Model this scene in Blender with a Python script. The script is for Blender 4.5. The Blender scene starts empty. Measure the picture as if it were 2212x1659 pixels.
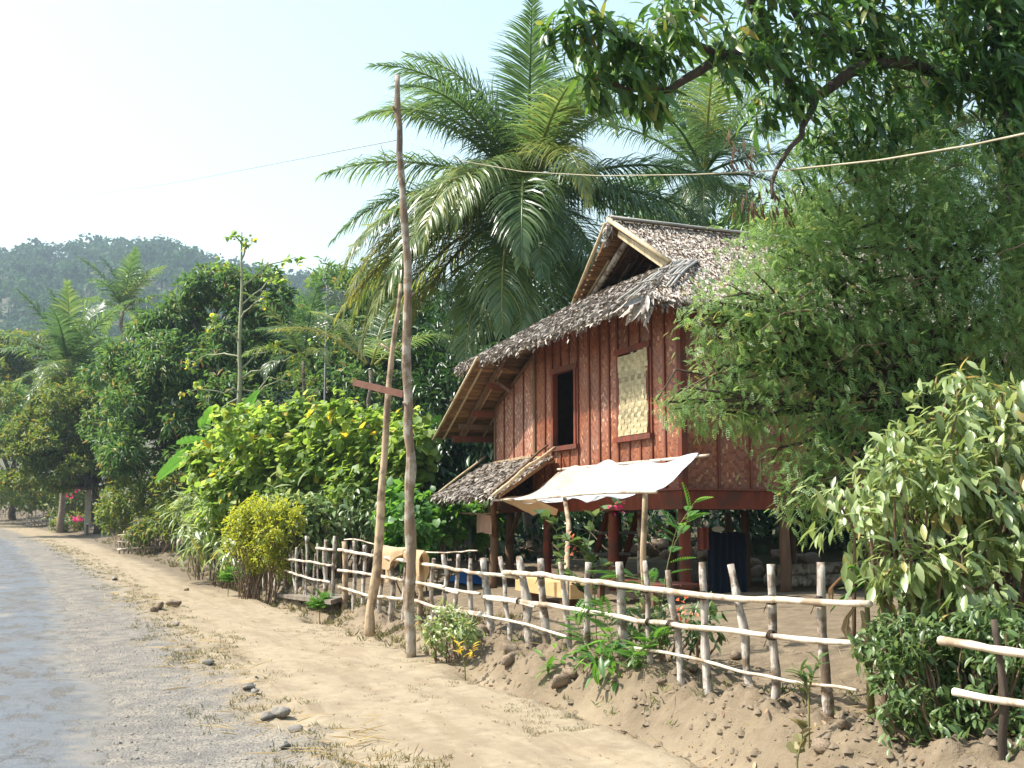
import bpy, math
import numpy as np
from mathutils import Matrix, Vector

# ------------------------------------------------------------------ camera, sky, sun, exposure
# Site frame: +Y runs along the road away from the viewer, +X to the right towards the house, Z up.
SC = bpy.context.scene
COL = SC.collection
TH = math.atan(0.4146); PITCH = math.atan(138 / 1124.0); EYE = 1.6
cam_d = bpy.data.cameras.new("camera"); cam = bpy.data.objects.new("camera", cam_d); COL.objects.link(cam)
cam_d.sensor_width = 36.0; cam_d.lens = 36.0 * 1124 / 1024; cam_d.clip_start = 0.1; cam_d.clip_end = 3000
cam.location = (0, 0, EYE); cam.rotation_euler = (math.pi / 2 + PITCH, 0, -TH)
SC.camera = cam

SUN_EL = math.radians(53); SUN_AZ = math.radians(-66)      # azimuth from +Y, clockwise
world = bpy.data.worlds.new("World"); SC.world = world; world.use_nodes = True
wn = world.node_tree.nodes; wl = world.node_tree.links
sky = wn.new("ShaderNodeTexSky"); sky.sky_type = 'NISHITA'; sky.sun_disc = False
sky.sun_elevation = SUN_EL; sky.sun_rotation = SUN_AZ
sky.air_density = 2.1; sky.dust_density = 1.6; sky.ozone_density = 1.0
wn["Background"].inputs[1].default_value = 0.12
wl.new(sky.outputs[0], wn["Background"].inputs[0])
sun_d = bpy.data.lights.new("sun", 'SUN'); sun = bpy.data.objects.new("sun", sun_d); COL.objects.link(sun)
sun_d.energy = 4.6; sun_d.angle = math.radians(0.55); sun_d.color = (1.0, 0.95, 0.86)
to_sun = Vector((math.sin(SUN_AZ) * math.cos(SUN_EL), math.cos(SUN_AZ) * math.cos(SUN_EL), math.sin(SUN_EL)))
sun.rotation_euler = to_sun.to_track_quat('Z', 'Y').to_euler()
SC.view_settings.view_transform = 'Standard'; SC.view_settings.look = 'None'
SC.view_settings.exposure = 1.15; SC.view_settings.gamma = 1.0; SC.view_settings.use_curve_mapping = False
SC.render.engine = 'CYCLES'
SC.cycles.max_bounces = 6; SC.cycles.diffuse_bounces = 3; SC.cycles.glossy_bounces = 2
SC.cycles.transmission_bounces = 4; SC.cycles.volume_bounces = 0; SC.cycles.transparent_max_bounces = 4
SC.cycles.use_denoising = True
SC.cycles.caustics_reflective = False; SC.cycles.caustics_refractive = False

# ------------------------------------------------------------------ helpers
rng = np.random.default_rng(7)
A = np.array
D1 = A([-math.sin(TH), math.cos(TH)]); D2 = A([math.cos(TH), math.sin(TH)])
def sp(x, y, D):
    """site point seen at photo coordinate (x, y), at D metres straight ahead of the viewer"""
    u = (x * 1024 / 2212 - 512) / 1124; v = (384 - y * 1024 / 2212) / 1124
    f = math.cos(PITCH) - v * math.sin(PITCH); t = D / f
    X = u * t; Z = EYE + (math.sin(PITCH) + v * math.cos(PITCH)) * t
    return A([X * D2[0] + D * D2[1], X * D1[0] + D * D1[1], Z])
def spx(x, y, p0, n):
    """the same ray, cut with the plane through p0 with normal n"""
    o = A([0, 0, EYE]); d = sp(x, y, 1.0) - o; p0 = A(p0, float); n = A(n, float)
    return o + d * (((p0 - o) @ n) / (d @ n))
def nrm(v):
    v = np.asarray(v, float); return v / np.maximum(np.linalg.norm(v, axis=-1, keepdims=True), 1e-9)
def lattice(ix, iy, seed):
    h = (ix.astype(np.int64) * 374761393 + iy.astype(np.int64) * 668265263 + seed * 982451653) & 0x7fffffff
    h = ((h ^ (h >> 13)) * 1274126177) & 0x7fffffff
    return ((h ^ (h >> 16)) & 0xffff) / 65535.0
def noise(x, y, seed=0):
    x = np.asarray(x, float); y = np.asarray(y, float)
    ix = np.floor(x); iy = np.floor(y); fx = x - ix; fy = y - iy
    fx = fx * fx * (3 - 2 * fx); fy = fy * fy * (3 - 2 * fy)
    a = lattice(ix, iy, seed); b = lattice(ix + 1, iy, seed); c = lattice(ix, iy + 1, seed); d = lattice(ix + 1, iy + 1, seed)
    return (a * (1 - fx) + b * fx) * (1 - fy) + (c * (1 - fx) + d * fx) * fy - 0.5
def sst(a, b, x):
    t = np.clip((np.asarray(x, float) - a) / (b - a), 0, 1); return t * t * (3 - 2 * t)

class MB:
    """collects geometry; build() links it as one mesh object"""
    def __init__(s): s.v = []; s.f = []; s.r = []; s.n = 0
    def add(s, V, F, r=0.5):
        V = np.asarray(V, float).reshape(-1, 3)
        for f in F if isinstance(F, list) else [F]:
            f = np.asarray(f, int)
            if f.size: s.f.append(f + s.n)
        s.v.append(V); s.r.append(np.full(len(V), r, float) if np.isscalar(r) else np.asarray(r, float)); s.n += len(V)
        return s
    def mesh(s, name, mat, smooth=False):
        V = np.concatenate(s.v); R = np.concatenate(s.r)
        sizes = np.concatenate([np.full(len(f), f.shape[1]) for f in s.f]); loops = np.concatenate([f.ravel() for f in s.f])
        me = bpy.data.meshes.new(name)
        me.vertices.add(len(V)); me.vertices.foreach_set("co", V.ravel().astype(np.float32))
        me.loops.add(len(loops)); me.loops.foreach_set("vertex_index", loops.astype(np.int32))
        me.polygons.add(len(sizes)); st = np.concatenate([[0], np.cumsum(sizes)[:-1]])
        me.polygons.foreach_set("loop_start", st.astype(np.int32))
        if smooth: me.polygons.foreach_set("use_smooth", np.ones(len(sizes), bool))
        me.update(calc_edges=True)
        at = me.attributes.new("rnd", 'FLOAT', 'POINT'); at.data.foreach_set("value", R.astype(np.float32))
        me.materials.append(mat); return me
    def build(s, name, mat, parent=None, smooth=False):
        me = s.mesh(name, mat, smooth)
        if not smooth and (s.n < 300 or name == 'thatch_row'): me.polygons.foreach_set("use_smooth", np.zeros(len(me.polygons), bool)); me.update()
        o = bpy.data.objects.new(name, me); COL.objects.link(o)
        if parent is not None: o.parent = parent
        return o
def tag(o, label, cat, group=None, kind=None):
    o["label"] = label; o["category"] = cat
    if group: o["group"] = group
    if kind: o["kind"] = kind
    return o
def thing(name, label, cat, loc=(0, 0, 0), group=None):
    """an Empty that parents the parts; parts are modelled in site coordinates, so the root sits at the origin unless moved"""
    o = bpy.data.objects.new(name, None); COL.objects.link(o); o.location = loc; o.empty_display_size = 0.2
    return tag(o, label, cat, group)
def share(name, me, parent, M):
    o = bpy.data.objects.new(name, me); COL.objects.link(o); o.parent = parent; o.matrix_local = M; return o

def frames(P):
    P = np.asarray(P, float); T = np.gradient(P, axis=0) if len(P) > 2 else np.repeat((P[1:] - P[:1]), 2, 0)
    T = nrm(T); up = A([0, 0, 1.0]); Ns = []; ref = up if abs(T[0] @ up) < .9 else A([1.0, 0, 0])
    for t in T:
        n = ref - t * (ref @ t); n = n / max(np.linalg.norm(n), 1e-9); ref = n; Ns.append(n)
    Ns = A(Ns); return T, Ns, np.cross(T, Ns)
def tube(P, R, n=7, rough=0.0, seed=0, cap=True):
    P = np.asarray(P, float); R = np.full(len(P), R) if np.isscalar(R) else np.asarray(R, float)
    T, N, B = frames(P); a = np.linspace(0, 2 * np.pi, n, endpoint=False)
    g = np.random.default_rng(seed); k = 1 + rough * g.standard_normal((len(P), n)) if rough else np.ones((len(P), n))
    V = P[:, None] + (N[:, None] * np.cos(a)[None, :, None] + B[:, None] * np.sin(a)[None, :, None]) * (R[:, None] * k)[..., None]
    V = V.reshape(-1, 3); i = np.arange(len(P) - 1)[:, None] * n; j = np.arange(n)[None]; j2 = (j + 1) % n
    F = np.stack([i + j, i + j2, i + n + j2, i + n + j], -1).reshape(-1, 4); Fs = [F]
    if cap:
        c0 = len(V); V = np.concatenate([V, P[:1], P[-1:]]); jj = np.arange(n); e = (len(P) - 1) * n
        Fs.append(np.stack([np.full(n, c0), (jj + 1) % n, jj], -1)); Fs.append(np.stack([np.full(n, c0 + 1), e + jj, e + (jj + 1) % n], -1))
    return V, Fs
def wobble(P, m, amp, seed):
    """resample a polyline to m points and let it wander a little"""
    P = np.asarray(P, float); s = np.concatenate([[0], np.cumsum(np.linalg.norm(np.diff(P, axis=0), axis=1))]); t = np.linspace(0, s[-1], m)
    Q = np.stack([np.interp(t, s, P[:, k]) for k in range(3)], -1); g = np.random.default_rng(seed)
    k = max(3, m // 2); off = g.standard_normal((k, 3)) * amp
    for c in range(3): Q[:, c] += np.interp(np.linspace(0, 1, m), np.linspace(0, 1, k), off[:, c])
    return Q
BOXF = A([[0, 3, 2, 1], [4, 5, 6, 7], [0, 1, 5, 4], [1, 2, 6, 5], [2, 3, 7, 6], [3, 0, 4, 7]])
def box(lo, hi):
    x0, y0, z0 = lo; x1, y1, z1 = hi
    return A([[x0, y0, z0], [x1, y0, z0], [x1, y1, z0], [x0, y1, z0], [x0, y0, z1], [x1, y0, z1], [x1, y1, z1], [x0, y1, z1]], float), BOXF
def bar(p0, p1, w, h, up=(0, 0, 1)):
    p0 = A(p0, float); p1 = A(p1, float); t = nrm(p1 - p0); s = nrm(np.cross(t, A(up, float))); u = np.cross(s, t)
    c = [(-1, -1), (1, -1), (1, 1), (-1, 1)]
    return A([p0 + s * a * w / 2 + u * b * h / 2 for a, b in c] + [p1 + s * a * w / 2 + u * b * h / 2 for a, b in c]), BOXF
def slab(poly, th):
    """planar polygon given counter-clockwise from above, with thickness th below it"""
    P = A(poly, float); n = len(P); nn = nrm(np.cross(P[1] - P[0], P[2] - P[0])); Q = P - nn * th
    i = np.arange(n); side = np.stack([i, i + n, (i + 1) % n + n, (i + 1) % n], -1)
    return np.concatenate([P, Q]), [A([list(range(n))]), A([list(range(2 * n - 1, n - 1, -1))]), side]

# ------------------------------------------------------------------ materials
def nodes(name):
    m = bpy.data.materials.new(name); m.use_nodes = True; nt = m.node_tree; return m, nt, nt.nodes, nt.links, nt.nodes["Principled BSDF"]
def N(nt, t, **k):
    n = nt.nodes.new(t)
    for a, b in k.items():
        if a.startswith("i"): n.inputs[int(a[1:])].default_value = b
        else: setattr(n, a, b)
    return n
def ramp(nt, fac, stops, interp='LINEAR'):
    r = nt.nodes.new("ShaderNodeValToRGB"); r.color_ramp.interpolation = interp; e = r.color_ramp.elements
    e[0].position = stops[0][0]; e[0].color = (*stops[0][1], 1); e[1].position = stops[-1][0]; e[1].color = (*stops[-1][1], 1)
    for p, c in stops[1:-1]:
        k = e.new(p); k.color = (*c, 1)
    nt.links.new(fac, r.inputs[0]); return r.outputs[0]
def noise_tex(nt, scale, detail=4, rough=.55, vec=None, stretch=None):
    n = N(nt, "ShaderNodeTexNoise"); n.inputs["Scale"].default_value = scale; n.inputs["Detail"].default_value = detail; n.inputs["Roughness"].default_value = rough
    if vec is None:
        vec = nt.nodes.new("ShaderNodeTexCoord").outputs["Object"]
    if stretch is not None:
        mp = N(nt, "ShaderNodeMapping"); mp.inputs["Scale"].default_value = stretch; nt.links.new(vec, mp.inputs[0]); vec = mp.outputs[0]
    nt.links.new(vec, n.inputs["Vector"]); return n.outputs["Fac"]
def bump(nt, b, h, strength, dist):
    k = N(nt, "ShaderNodeBump"); k.inputs["Strength"].default_value = strength; k.inputs["Distance"].default_value = dist
    nt.links.new(h, k.inputs["Height"]); nt.links.new(k.outputs[0], b.inputs["Normal"])
def mixc(nt, f, a, b):
    m = N(nt, "ShaderNodeMix", data_type='RGBA')
    for s, v in ((0, f), (6, a), (7, b)):
        if hasattr(v, "is_linked") or hasattr(v, "links"): nt.links.new(v, m.inputs[s])
        else: m.inputs[s].default_value = v if s == 0 else (*v, 1)
    return m.outputs[2]
def math_(nt, op, a, b=None, c=None, clamp=False):
    m = N(nt, "ShaderNodeMath", operation=op); m.use_clamp = clamp
    for i, v in enumerate((a, b, c)):
        if v is None: continue
        if hasattr(v, "links"): nt.links.new(v, m.inputs[i])
        else: m.inputs[i].default_value = v
    return m.outputs[0]
def leaf_mat(name, stops, rough=.42, trans=.35, tcol=None, spec=.5):
    m, nt, nd, L, b = nodes(name)
    at = N(nt, "ShaderNodeAttribute", attribute_name="rnd"); col = ramp(nt, at.outputs["Fac"], stops)
    L.new(col, b.inputs["Base Color"]); b.inputs["Roughness"].default_value = rough; b.inputs["Specular IOR Level"].default_value = spec
    tr = N(nt, "ShaderNodeBsdfTranslucent"); hs = N(nt, "ShaderNodeHueSaturation"); hs.inputs["Hue"].default_value = .482; hs.inputs["Saturation"].default_value = 1.1; hs.inputs["Value"].default_value = 1.9
    L.new(col, hs.inputs["Color"]); L.new(hs.outputs[0], tr.inputs[0])
    mx = N(nt, "ShaderNodeMixShader"); mx.inputs[0].default_value = trans
    L.new(b.outputs[0], mx.inputs[1]); L.new(tr.outputs[0], mx.inputs[2]); L.new(mx.outputs[0], nd["Material Output"].inputs[0]); return m
def wood_mat(name, c0, c1, scale=14, rough=.75, bmp=.5, dist=.01, stretch=(1, 1, .12), use_rnd=False, c2=None, spot=6):
    m, nt, nd, L, b = nodes(name)
    f = noise_tex(nt, scale, 6, .65, stretch=stretch); col = ramp(nt, f, [(.3, c0), (.7, c1)])
    if c2 is not None:
        g = noise_tex(nt, spot, 5, .6); col = mixc(nt, ramp(nt, g, [(.47, (0, 0, 0)), (.6, (1, 1, 1))]), col, c2)
    if use_rnd:
        at = N(nt, "ShaderNodeAttribute", attribute_name="rnd"); hs = N(nt, "ShaderNodeHueSaturation")
        L.new(math_(nt, 'MULTIPLY_ADD', at.outputs["Fac"], .9, .55), hs.inputs["Value"]); L.new(col, hs.inputs["Color"]); col = hs.outputs[0]
    L.new(col, b.inputs["Base Color"]); b.inputs["Roughness"].default_value = rough; b.inputs["Specular IOR Level"].default_value = .3
    bump(nt, b, f, bmp, dist); return m
def plain_mat(name, c, rough=.8, var=.25, scale=5, spec=.3):
    return wood_mat(name, tuple(x * (1 - var) for x in c), tuple(min(1, x * (1 + var)) for x in c), scale, rough, .2, .01, (1, 1, 1))
M = {}
M['grey_wood'] = wood_mat('weathered grey wood', (.24, .19, .15), (.62, .57, .51), 16, .85, 1.0, .02, c2=(.15, .105, .07), spot=8)
M['rail'] = wood_mat('bleached bamboo', (.50, .41, .31), (.78, .70, .58), 10, .55, .3, .004, (1, .15, 1), c2=(.30, .22, .15), spot=3.4)
M['pole'] = wood_mat('brown bark pole', (.10, .065, .045), (.34, .24, .16), 15, .85, 1.0, .02, c2=(.42, .36, .29), spot=5)
M['pale_pole'] = wood_mat('peeled pole', (.28, .19, .11), (.55, .42, .28), 12, .8, .6, .01, c2=(.2, .14, .09), spot=5)
M['red_wood'] = wood_mat('red stained timber', (.12, .026, .013), (.22, .05, .024), 11, .75, .6, .008, c2=(.095, .036, .022), spot=3)
M['red_batten'] = wood_mat('dark red batten', (.12, .036, .02), (.21, .066, .037), 12, .6, .4, .005)
M['brown_wood'] = wood_mat('brown timber', (.09, .05, .03), (.2, .115, .065), 9, .7, .5, .006)
M['yellow_wood'] = wood_mat('fresh sawn timber', (.46, .28, .12), (.62, .42, .2), 7, .65, .3, .004, (.2, .2, 1))
M['thatch'] = wood_mat('dry leaf thatch', (.17, .14, .115), (.44, .385, .325), 24, .42, .4, .01, (1, 1, 1), use_rnd=True)
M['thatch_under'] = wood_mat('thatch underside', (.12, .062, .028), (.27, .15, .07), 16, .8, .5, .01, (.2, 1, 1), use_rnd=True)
M['bamboo'] = wood_mat('split bamboo', (.34, .25, .14), (.62, .50, .32), 14, .55, .3, .004, (1, 1, .2))
M['grey_bamboo'] = wood_mat('weathered bamboo', (.20, .18, .155), (.48, .45, .40), 14, .6, .4, .004, (.2, 1, 1))
M['bark'] = wood_mat('tree bark', (.03, .022, .016), (.10, .075, .055), 10, .9, 1, .02, (1, 1, .25))
M['pale_bark'] = wood_mat('pale green bark', (.22, .23, .13), (.38, .38, .24), 8, .8, .5, .01, (1, 1, 2))
M['palm_bark'] = wood_mat('palm trunk', (.13, .10, .075), (.30, .25, .2), 4, .9, 1, .03, (1, 1, 4))
M['stem'] = plain_mat('green stem', (.16, .15, .06), .7)
M['twig'] = plain_mat('brown twig', (.17, .11, .07), .8)
M['rust'] = plain_mat('rust red plank', (.12, .052, .033), .9)
M['rock'] = wood_mat('brown rock', (.14, .10, .07), (.34, .26, .18), 9, .9, .8, .02, (1, 1, 1))
M['grey_rock'] = wood_mat('grey rock', (.15, .138, .122), (.36, .325, .28), 12, .9, .8, .02, (1, 1, 1))
M['clod'] = wood_mat('dry clod', (.115, .088, .058), (.22, .17, .115), 12, .95, .6, .01, (1, 1, 1))
M['gravel'] = wood_mat('road gravel', (.10, .094, .085), (.27, .245, .21), 20, .9, .5, .01, (1, 1, 1))
M['old_plank'] = wood_mat('old grey plank', (.10, .08, .062), (.26, .22, .175), 9, .9, .6, .01, (.3, .3, 1))
M['concrete'] = plain_mat('concrete post', (.42, .38, .32), .9, .15)
M['metal'] = plain_mat('dull metal', (.28, .28, .3), .5)
M['rope'] = plain_mat('pale rope', (.42, .37, .27), .8)
M['wire'] = plain_mat('grey wire', (.26, .25, .25), .6)
M['inner'] = plain_mat('interior painted dim', (.06, .04, .03), .9)  # near-black brown paints in the unlit rooms behind the open window
def cloth_mat(name, c, trans=.3, c2=None):
    m, nt, nd, L, b = nodes(name); f = noise_tex(nt, 3.0, 5, .6); col = ramp(nt, f, [(.35, c), (.7, c2 or tuple(x * .8 for x in c))])
    L.new(col, b.inputs["Base Color"]); b.inputs["Roughness"].default_value = .85; b.inputs["Specular IOR Level"].default_value = .2
    bump(nt, b, noise_tex(nt, 9, 4), .3, .02)
    tr = N(nt, "ShaderNodeBsdfTranslucent"); L.new(col, tr.inputs[0]); mx = N(nt, "ShaderNodeMixShader"); mx.inputs[0].default_value = trans
    L.new(b.outputs[0], mx.inputs[1]); L.new(tr.outputs[0], mx.inputs[2]); L.new(mx.outputs[0], nd["Material Output"].inputs[0]); return m
M['tan_cloth'] = cloth_mat('tan cloth', (.60, .44, .26)); M['pink_cloth'] = cloth_mat('pink cloth', (.50, .17, .14)); M['peach_cloth'] = cloth_mat('peach cloth', (.62, .38, .28))
M['blue_cloth'] = cloth_mat('dark blue cloth', (.035, .05, .085)); M['grey_cloth'] = cloth_mat('grey blue cloth', (.2, .22, .28)); M['blue_plastic'] = cloth_mat('blue plastic', (.03, .14, .42), .1)

def weave_mat(name, dark, mid, light, cell, lit):
    """twill-woven bamboo strips: x/y of the pattern are taken from site Y/X and Z"""
    m, nt, nd, L, b = nodes(name)
    g = nt.nodes.new("ShaderNodeNewGeometry"); s = N(nt, "ShaderNodeSeparateXYZ"); L.new(g.outputs["Position"], s.inputs[0])
    u = math_(nt, 'DIVIDE', math_(nt, 'ADD', s.outputs[0], s.outputs[1]), cell); v = math_(nt, 'DIVIDE', s.outputs[2], cell)
    iu = math_(nt, 'FLOOR', u); iv = math_(nt, 'FLOOR', v)
    d = math_(nt, 'FLOORED_MODULO', math_(nt, 'ADD', iu, iv), 4.0); warp = math_(nt, 'LESS_THAN', d, 1.5)
    d2 = math_(nt, 'FLOORED_MODULO', math_(nt, 'SUBTRACT', iu, iv), 4.0); flip = math_(nt, 'GREATER_THAN', math_(nt, 'SINE', math_(nt, 'MULTIPLY', iu, .52)), 0)
    wsel = math_(nt, 'ADD', math_(nt, 'MULTIPLY', warp, flip), math_(nt, 'MULTIPLY', math_(nt, 'LESS_THAN', d2, 1.5), math_(nt, 'SUBTRACT', 1.0, flip)))
    cu = N(nt, "ShaderNodeCombineXYZ")
    half = lambda t: math_(nt, 'FLOOR', math_(nt, 'MULTIPLY', t, .5))
    L.new(math_(nt, 'ADD', math_(nt, 'MULTIPLY', wsel, iu), math_(nt, 'MULTIPLY', math_(nt, 'SUBTRACT', 1.0, wsel), half(u))), cu.inputs[0])
    L.new(math_(nt, 'ADD', math_(nt, 'MULTIPLY', wsel, half(v)), math_(nt, 'MULTIPLY', math_(nt, 'SUBTRACT', 1.0, wsel), iv)), cu.inputs[1]); L.new(wsel, cu.inputs[2])
    wnz = N(nt, "ShaderNodeTexWhiteNoise"); L.new(cu.outputs[0], wnz.inputs["Vector"])
    r1 = math_(nt, 'ADD', math_(nt, 'MULTIPLY', wnz.outputs["Value"], .6), math_(nt, 'MULTIPLY', wsel, .22))
    big = noise_tex(nt, 1.3, 4, .6, g.outputs["Position"]); r1 = math_(nt, 'ADD', r1, math_(nt, 'MULTIPLY', math_(nt, 'SUBTRACT', big, .5), .5))
    col = ramp(nt, r1, [(.12, dark), (.55, mid), (lit, mid), (lit + .12, light)])
    st = noise_tex(nt, 2.4, 5, .65, g.outputs["Position"], (1, 1, .3)); hv_ = N(nt, "ShaderNodeHueSaturation"); L.new(col, hv_.inputs["Color"]); L.new(math_(nt, 'MULTIPLY_ADD', st, 1.5, .28), hv_.inputs["Value"]); L.new(math_(nt, 'MULTIPLY_ADD', big, -.7, 1.3), hv_.inputs["Saturation"]); col = hv_.outputs[0]
    fu = math_(nt, 'ABSOLUTE', math_(nt, 'SUBTRACT', math_(nt, 'FRACT', u), .5)); fv = math_(nt, 'ABSOLUTE', math_(nt, 'SUBTRACT', math_(nt, 'FRACT', v), .5))
    e = math_(nt, 'ADD', math_(nt, 'MULTIPLY', wsel, fu), math_(nt, 'MULTIPLY', math_(nt, 'SUBTRACT', 1.0, wsel), fv))
    hgt = math_(nt, 'SUBTRACT', 1.0, math_(nt, 'POWER', math_(nt, 'MULTIPLY', e, 2.0), 3.0))
    L.new(col, b.inputs["Base Color"]); b.inputs["Roughness"].default_value = .5; b.inputs["Specular IOR Level"].default_value = .35
    bump(nt, b, math_(nt, 'ADD', hgt, math_(nt, 'MULTIPLY', wnz.outputs["Value"], .5)), .45, .005); return m
M['weave'] = weave_mat('red woven bamboo', (.15, .045, .021), (.265, .09, .042), (.52, .28, .145), .034, .72)
M['weave_grey'] = weave_mat('worn red woven bamboo', (.21, .08, .05), (.34, .15, .095), (.56, .37, .25), .034, .68)
M['straw_strip'] = wood_mat('straw bamboo strip', (.27, .215, .115), (.40, .335, .20), 20, .6, .3, .004, (1, .2, 1), use_rnd=True)

# leaf colours: position on the ramp = a random value carried by each leaf
M['mango'] = leaf_mat('mango leaf', [(0, (.03, .075, .02)), (.6, (.06, .14, .03)), (.93, (.11, .2, .04)), (1, (.2, .18, .05))], .36, .38)
M['mango_far'] = leaf_mat('far mango leaf', [(0, (.04, .095, .03)), (.6, (.08, .165, .045)), (.9, (.14, .22, .06)), (1, (.28, .19, .06))], .45, .35)
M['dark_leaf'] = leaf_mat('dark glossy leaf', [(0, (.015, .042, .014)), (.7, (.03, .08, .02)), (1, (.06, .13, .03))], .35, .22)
M['feather'] = leaf_mat('feathery leaflet', [(0, (.105, .19, .06)), (.6, (.17, .275, .09)), (.94, (.23, .33, .12)), (1, (.38, .34, .10))], .45, .48)
M['shrub'] = leaf_mat('glossy shrub leaf', [(0, (.12, .18, .05)), (.55, (.22, .29, .10)), (.9, (.31, .37, .16)), (.955, (.32, .36, .13)), (.97, (.44, .38, .09)), (1, (.34, .24, .10))], .40, .32, spec=.9)  # pale stops put the sun's sheen into the leaf colour
M['hedge'] = leaf_mat('hedge leaf', [(0, (.055, .10, .03)), (.6, (.10, .165, .05)), (1, (.17, .23, .085))], .38, .3)
M['heart'] = leaf_mat('heart leaf', [(0, (.10, .18, .035)), (.6, (.19, .29, .06)), (.9, (.28, .37, .10)), (.955, (.3, .37, .08)), (.965, (.5, .40, .06)), (1, (.55, .44, .08))], .5, .5)
M['lime'] = leaf_mat('lime leaf', [(0, (.15, .21, .03)), (.5, (.28, .33, .045)), (1, (.45, .45, .07))], .5, .4)
M['fresh'] = leaf_mat('fresh green leaf', [(0, (.05, .14, .025)), (.6, (.085, .21, .035)), (1, (.13, .27, .06))], .4, .45)
M['roadside'] = leaf_mat('roadside leaf', [(0, (.055, .10, .025)), (.6, (.11, .165, .035)), (.9, (.18, .21, .045)), (1, (.3, .21, .05))], .5, .4)
M['palm'] = leaf_mat('palm leaflet', [(0, (.045, .095, .034)), (.55, (.095, .165, .052)), (.9, (.18, .24, .07)), (1, (.28, .29, .08))], .33, .45, spec=.6)
M['palm_backlit'] = leaf_mat('backlit palm leaflet', [(0, (.10, .13, .03)), (.6, (.22, .23, .05)), (1, (.36, .30, .10))], .35, .45)  # yellow-green stops paint in the glow of light through the frond
M['banana'] = leaf_mat('banana leaf', [(0, (.05, .14, .03)), (.7, (.09, .22, .04)), (1, (.2, .34, .07))], .35, .45)
M['dry'] = leaf_mat('dry leaf', [(0, (.07, .036, .02)), (.5, (.24, .15, .08)), (1, (.42, .32, .19))], .7, .25)
M['petal_pink'] = leaf_mat('pink bract', [(0, (.5, .03, .12)), (1, (.7, .06, .2))], .6, .4)
M['petal_orange'] = leaf_mat('orange bract', [(0, (.6, .16, .06)), (1, (.75, .35, .2))], .6, .4)
M['forest'] = leaf_mat('hill forest leaf', [(0, (.025, .06, .028)), (.6, (.045, .095, .04)), (1, (.08, .13, .05))], .9, .2, spec=.1)
M['straw'] = leaf_mat('dry straw', [(0, (.35, .28, .14)), (1, (.62, .53, .32))], .7, .2)
M['weed'] = leaf_mat('dry weed', [(0, (.10, .11, .04)), (.6, (.18, .17, .07)), (1, (.32, .27, .14))], .7, .3)
M['nut'] = plain_mat('green coconut', (.12, .16, .05), .5)

# ------------------------------------------------------------------ terrain
HC = A([8.36, 13.85])                                  # near front corner of the house
def rise(p): return .026 * 6 * np.log1p(np.exp(np.clip((np.asarray(p, float) - 32) / 6, -30, 60)))
def drift(p):                                          # the road bends gently to the left far away
    p = np.asarray(p, float); t = np.maximum(p - 20, 0); return np.where(t < 70, -.0012 * t * t, -.0012 * 4900 - .168 * (t - 70))
def fence_q(p): return 5.1 - .0281 * (np.asarray(p, float) - 6.55)
def ground(q, p, fine=True):
    q = np.asarray(q, float); p = np.asarray(p, float); qq = q - drift(p); z = rise(p)
    hb = .27 - .10 * sst(12, 16, p) + .16 * sst(21.6, 22.6, p) - .10 * np.exp(-((p - 19.8) / 1.5) ** 2) - .22 * sst(24, 30, p)
    e = 4.52 + .22 * noise(p * .9, p * 0, 3) + .12 * noise(p * 3.1, p * 0 + 5, 4)
    bank = sst(e - .05, e + .42, qq)
    z = z + hb * bank + .20 * sst(5.3, 8.4, qq) * sst(3, 6, p) * (1 - .4 * sst(26, 32, p)) + .13 * sst(5, 7, qq)
    ditch = np.exp(-((qq - (e - .12)) / .20) ** 2) * (sst(2, 5, p) * (1 - sst(11.0, 12.5, p)) * .16 + np.exp(-((p - 18.6) / .55) ** 2) * .34 + sst(20.5, 22, p) * (1 - sst(27, 31, p)) * .16)
    z = z - ditch
    z = z + .55 * sst(13.6, 16.2, q) * sst(4, 9, p) + .05 * np.maximum(q - 17, 0) * sst(0, 10, p) * np.exp(-np.maximum(q - 17, 0) / 150)
    z = z + .02 * np.maximum(-qq - 8, 0) * np.exp(-np.maximum(-qq - 8, 0) / 60)
    if fine:
        near = 1 - sst(35, 60, p)
        rough = bank * (1 - sst(5.2, 5.7, qq)) * sst(3.9, 4.3, qq) + .18
        z = z + near * rough * (.16 * noise(q * 2.3, p * 2.3, 11) + .14 * np.abs(noise(q * 4.5, p * 6, 12)) + .10 * noise(q * 9, p * 11, 13) + .05 * noise(q * 19, p * 21, 18))
        z = z + near * (.05 * noise(q * .8, p * .8, 14) + .012 * noise(q * 4, p * 4, 15)) * sst(.2, 1.2, qq)
        for rq, sd in ((2.55, 61), (3.45, 62)): z = z - near * .022 * np.exp(-((qq - rq - .5 * noise(p * .25, p * 0, sd)) / .13) ** 2) * (.6 + .8 * noise(p * 1.1, q * 0, sd + 5))
        z = z + near * .05 * np.exp(-((qq - 1.9) / .35) ** 2) * np.maximum(0, noise(q * 2.2, p * 2.2, 16) + noise(q * 6, p * 6, 17) + .1) * 2
        z = z - .03 * (1 - sst(.1, .75, qq + .25 * noise(p * 1.3, q * 0, 21)))
    return z
def gz(q, p): return float(ground(A([q]), A([p]))[0])
def on_ground(q, p, dz=0.0): return A([q, p, gz(q, p) + dz])
def seen_ground(x, y):
    """ground point seen at photo coordinate"""
    o = A([0, 0, EYE]); d = sp(x, y, 1.0) - o; t = np.geomspace(4, 900, 6000); P = o + d * t[:, None]
    k = np.argmax(P[:, 2] < ground(P[:, 0], P[:, 1])); return P[k]

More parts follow.
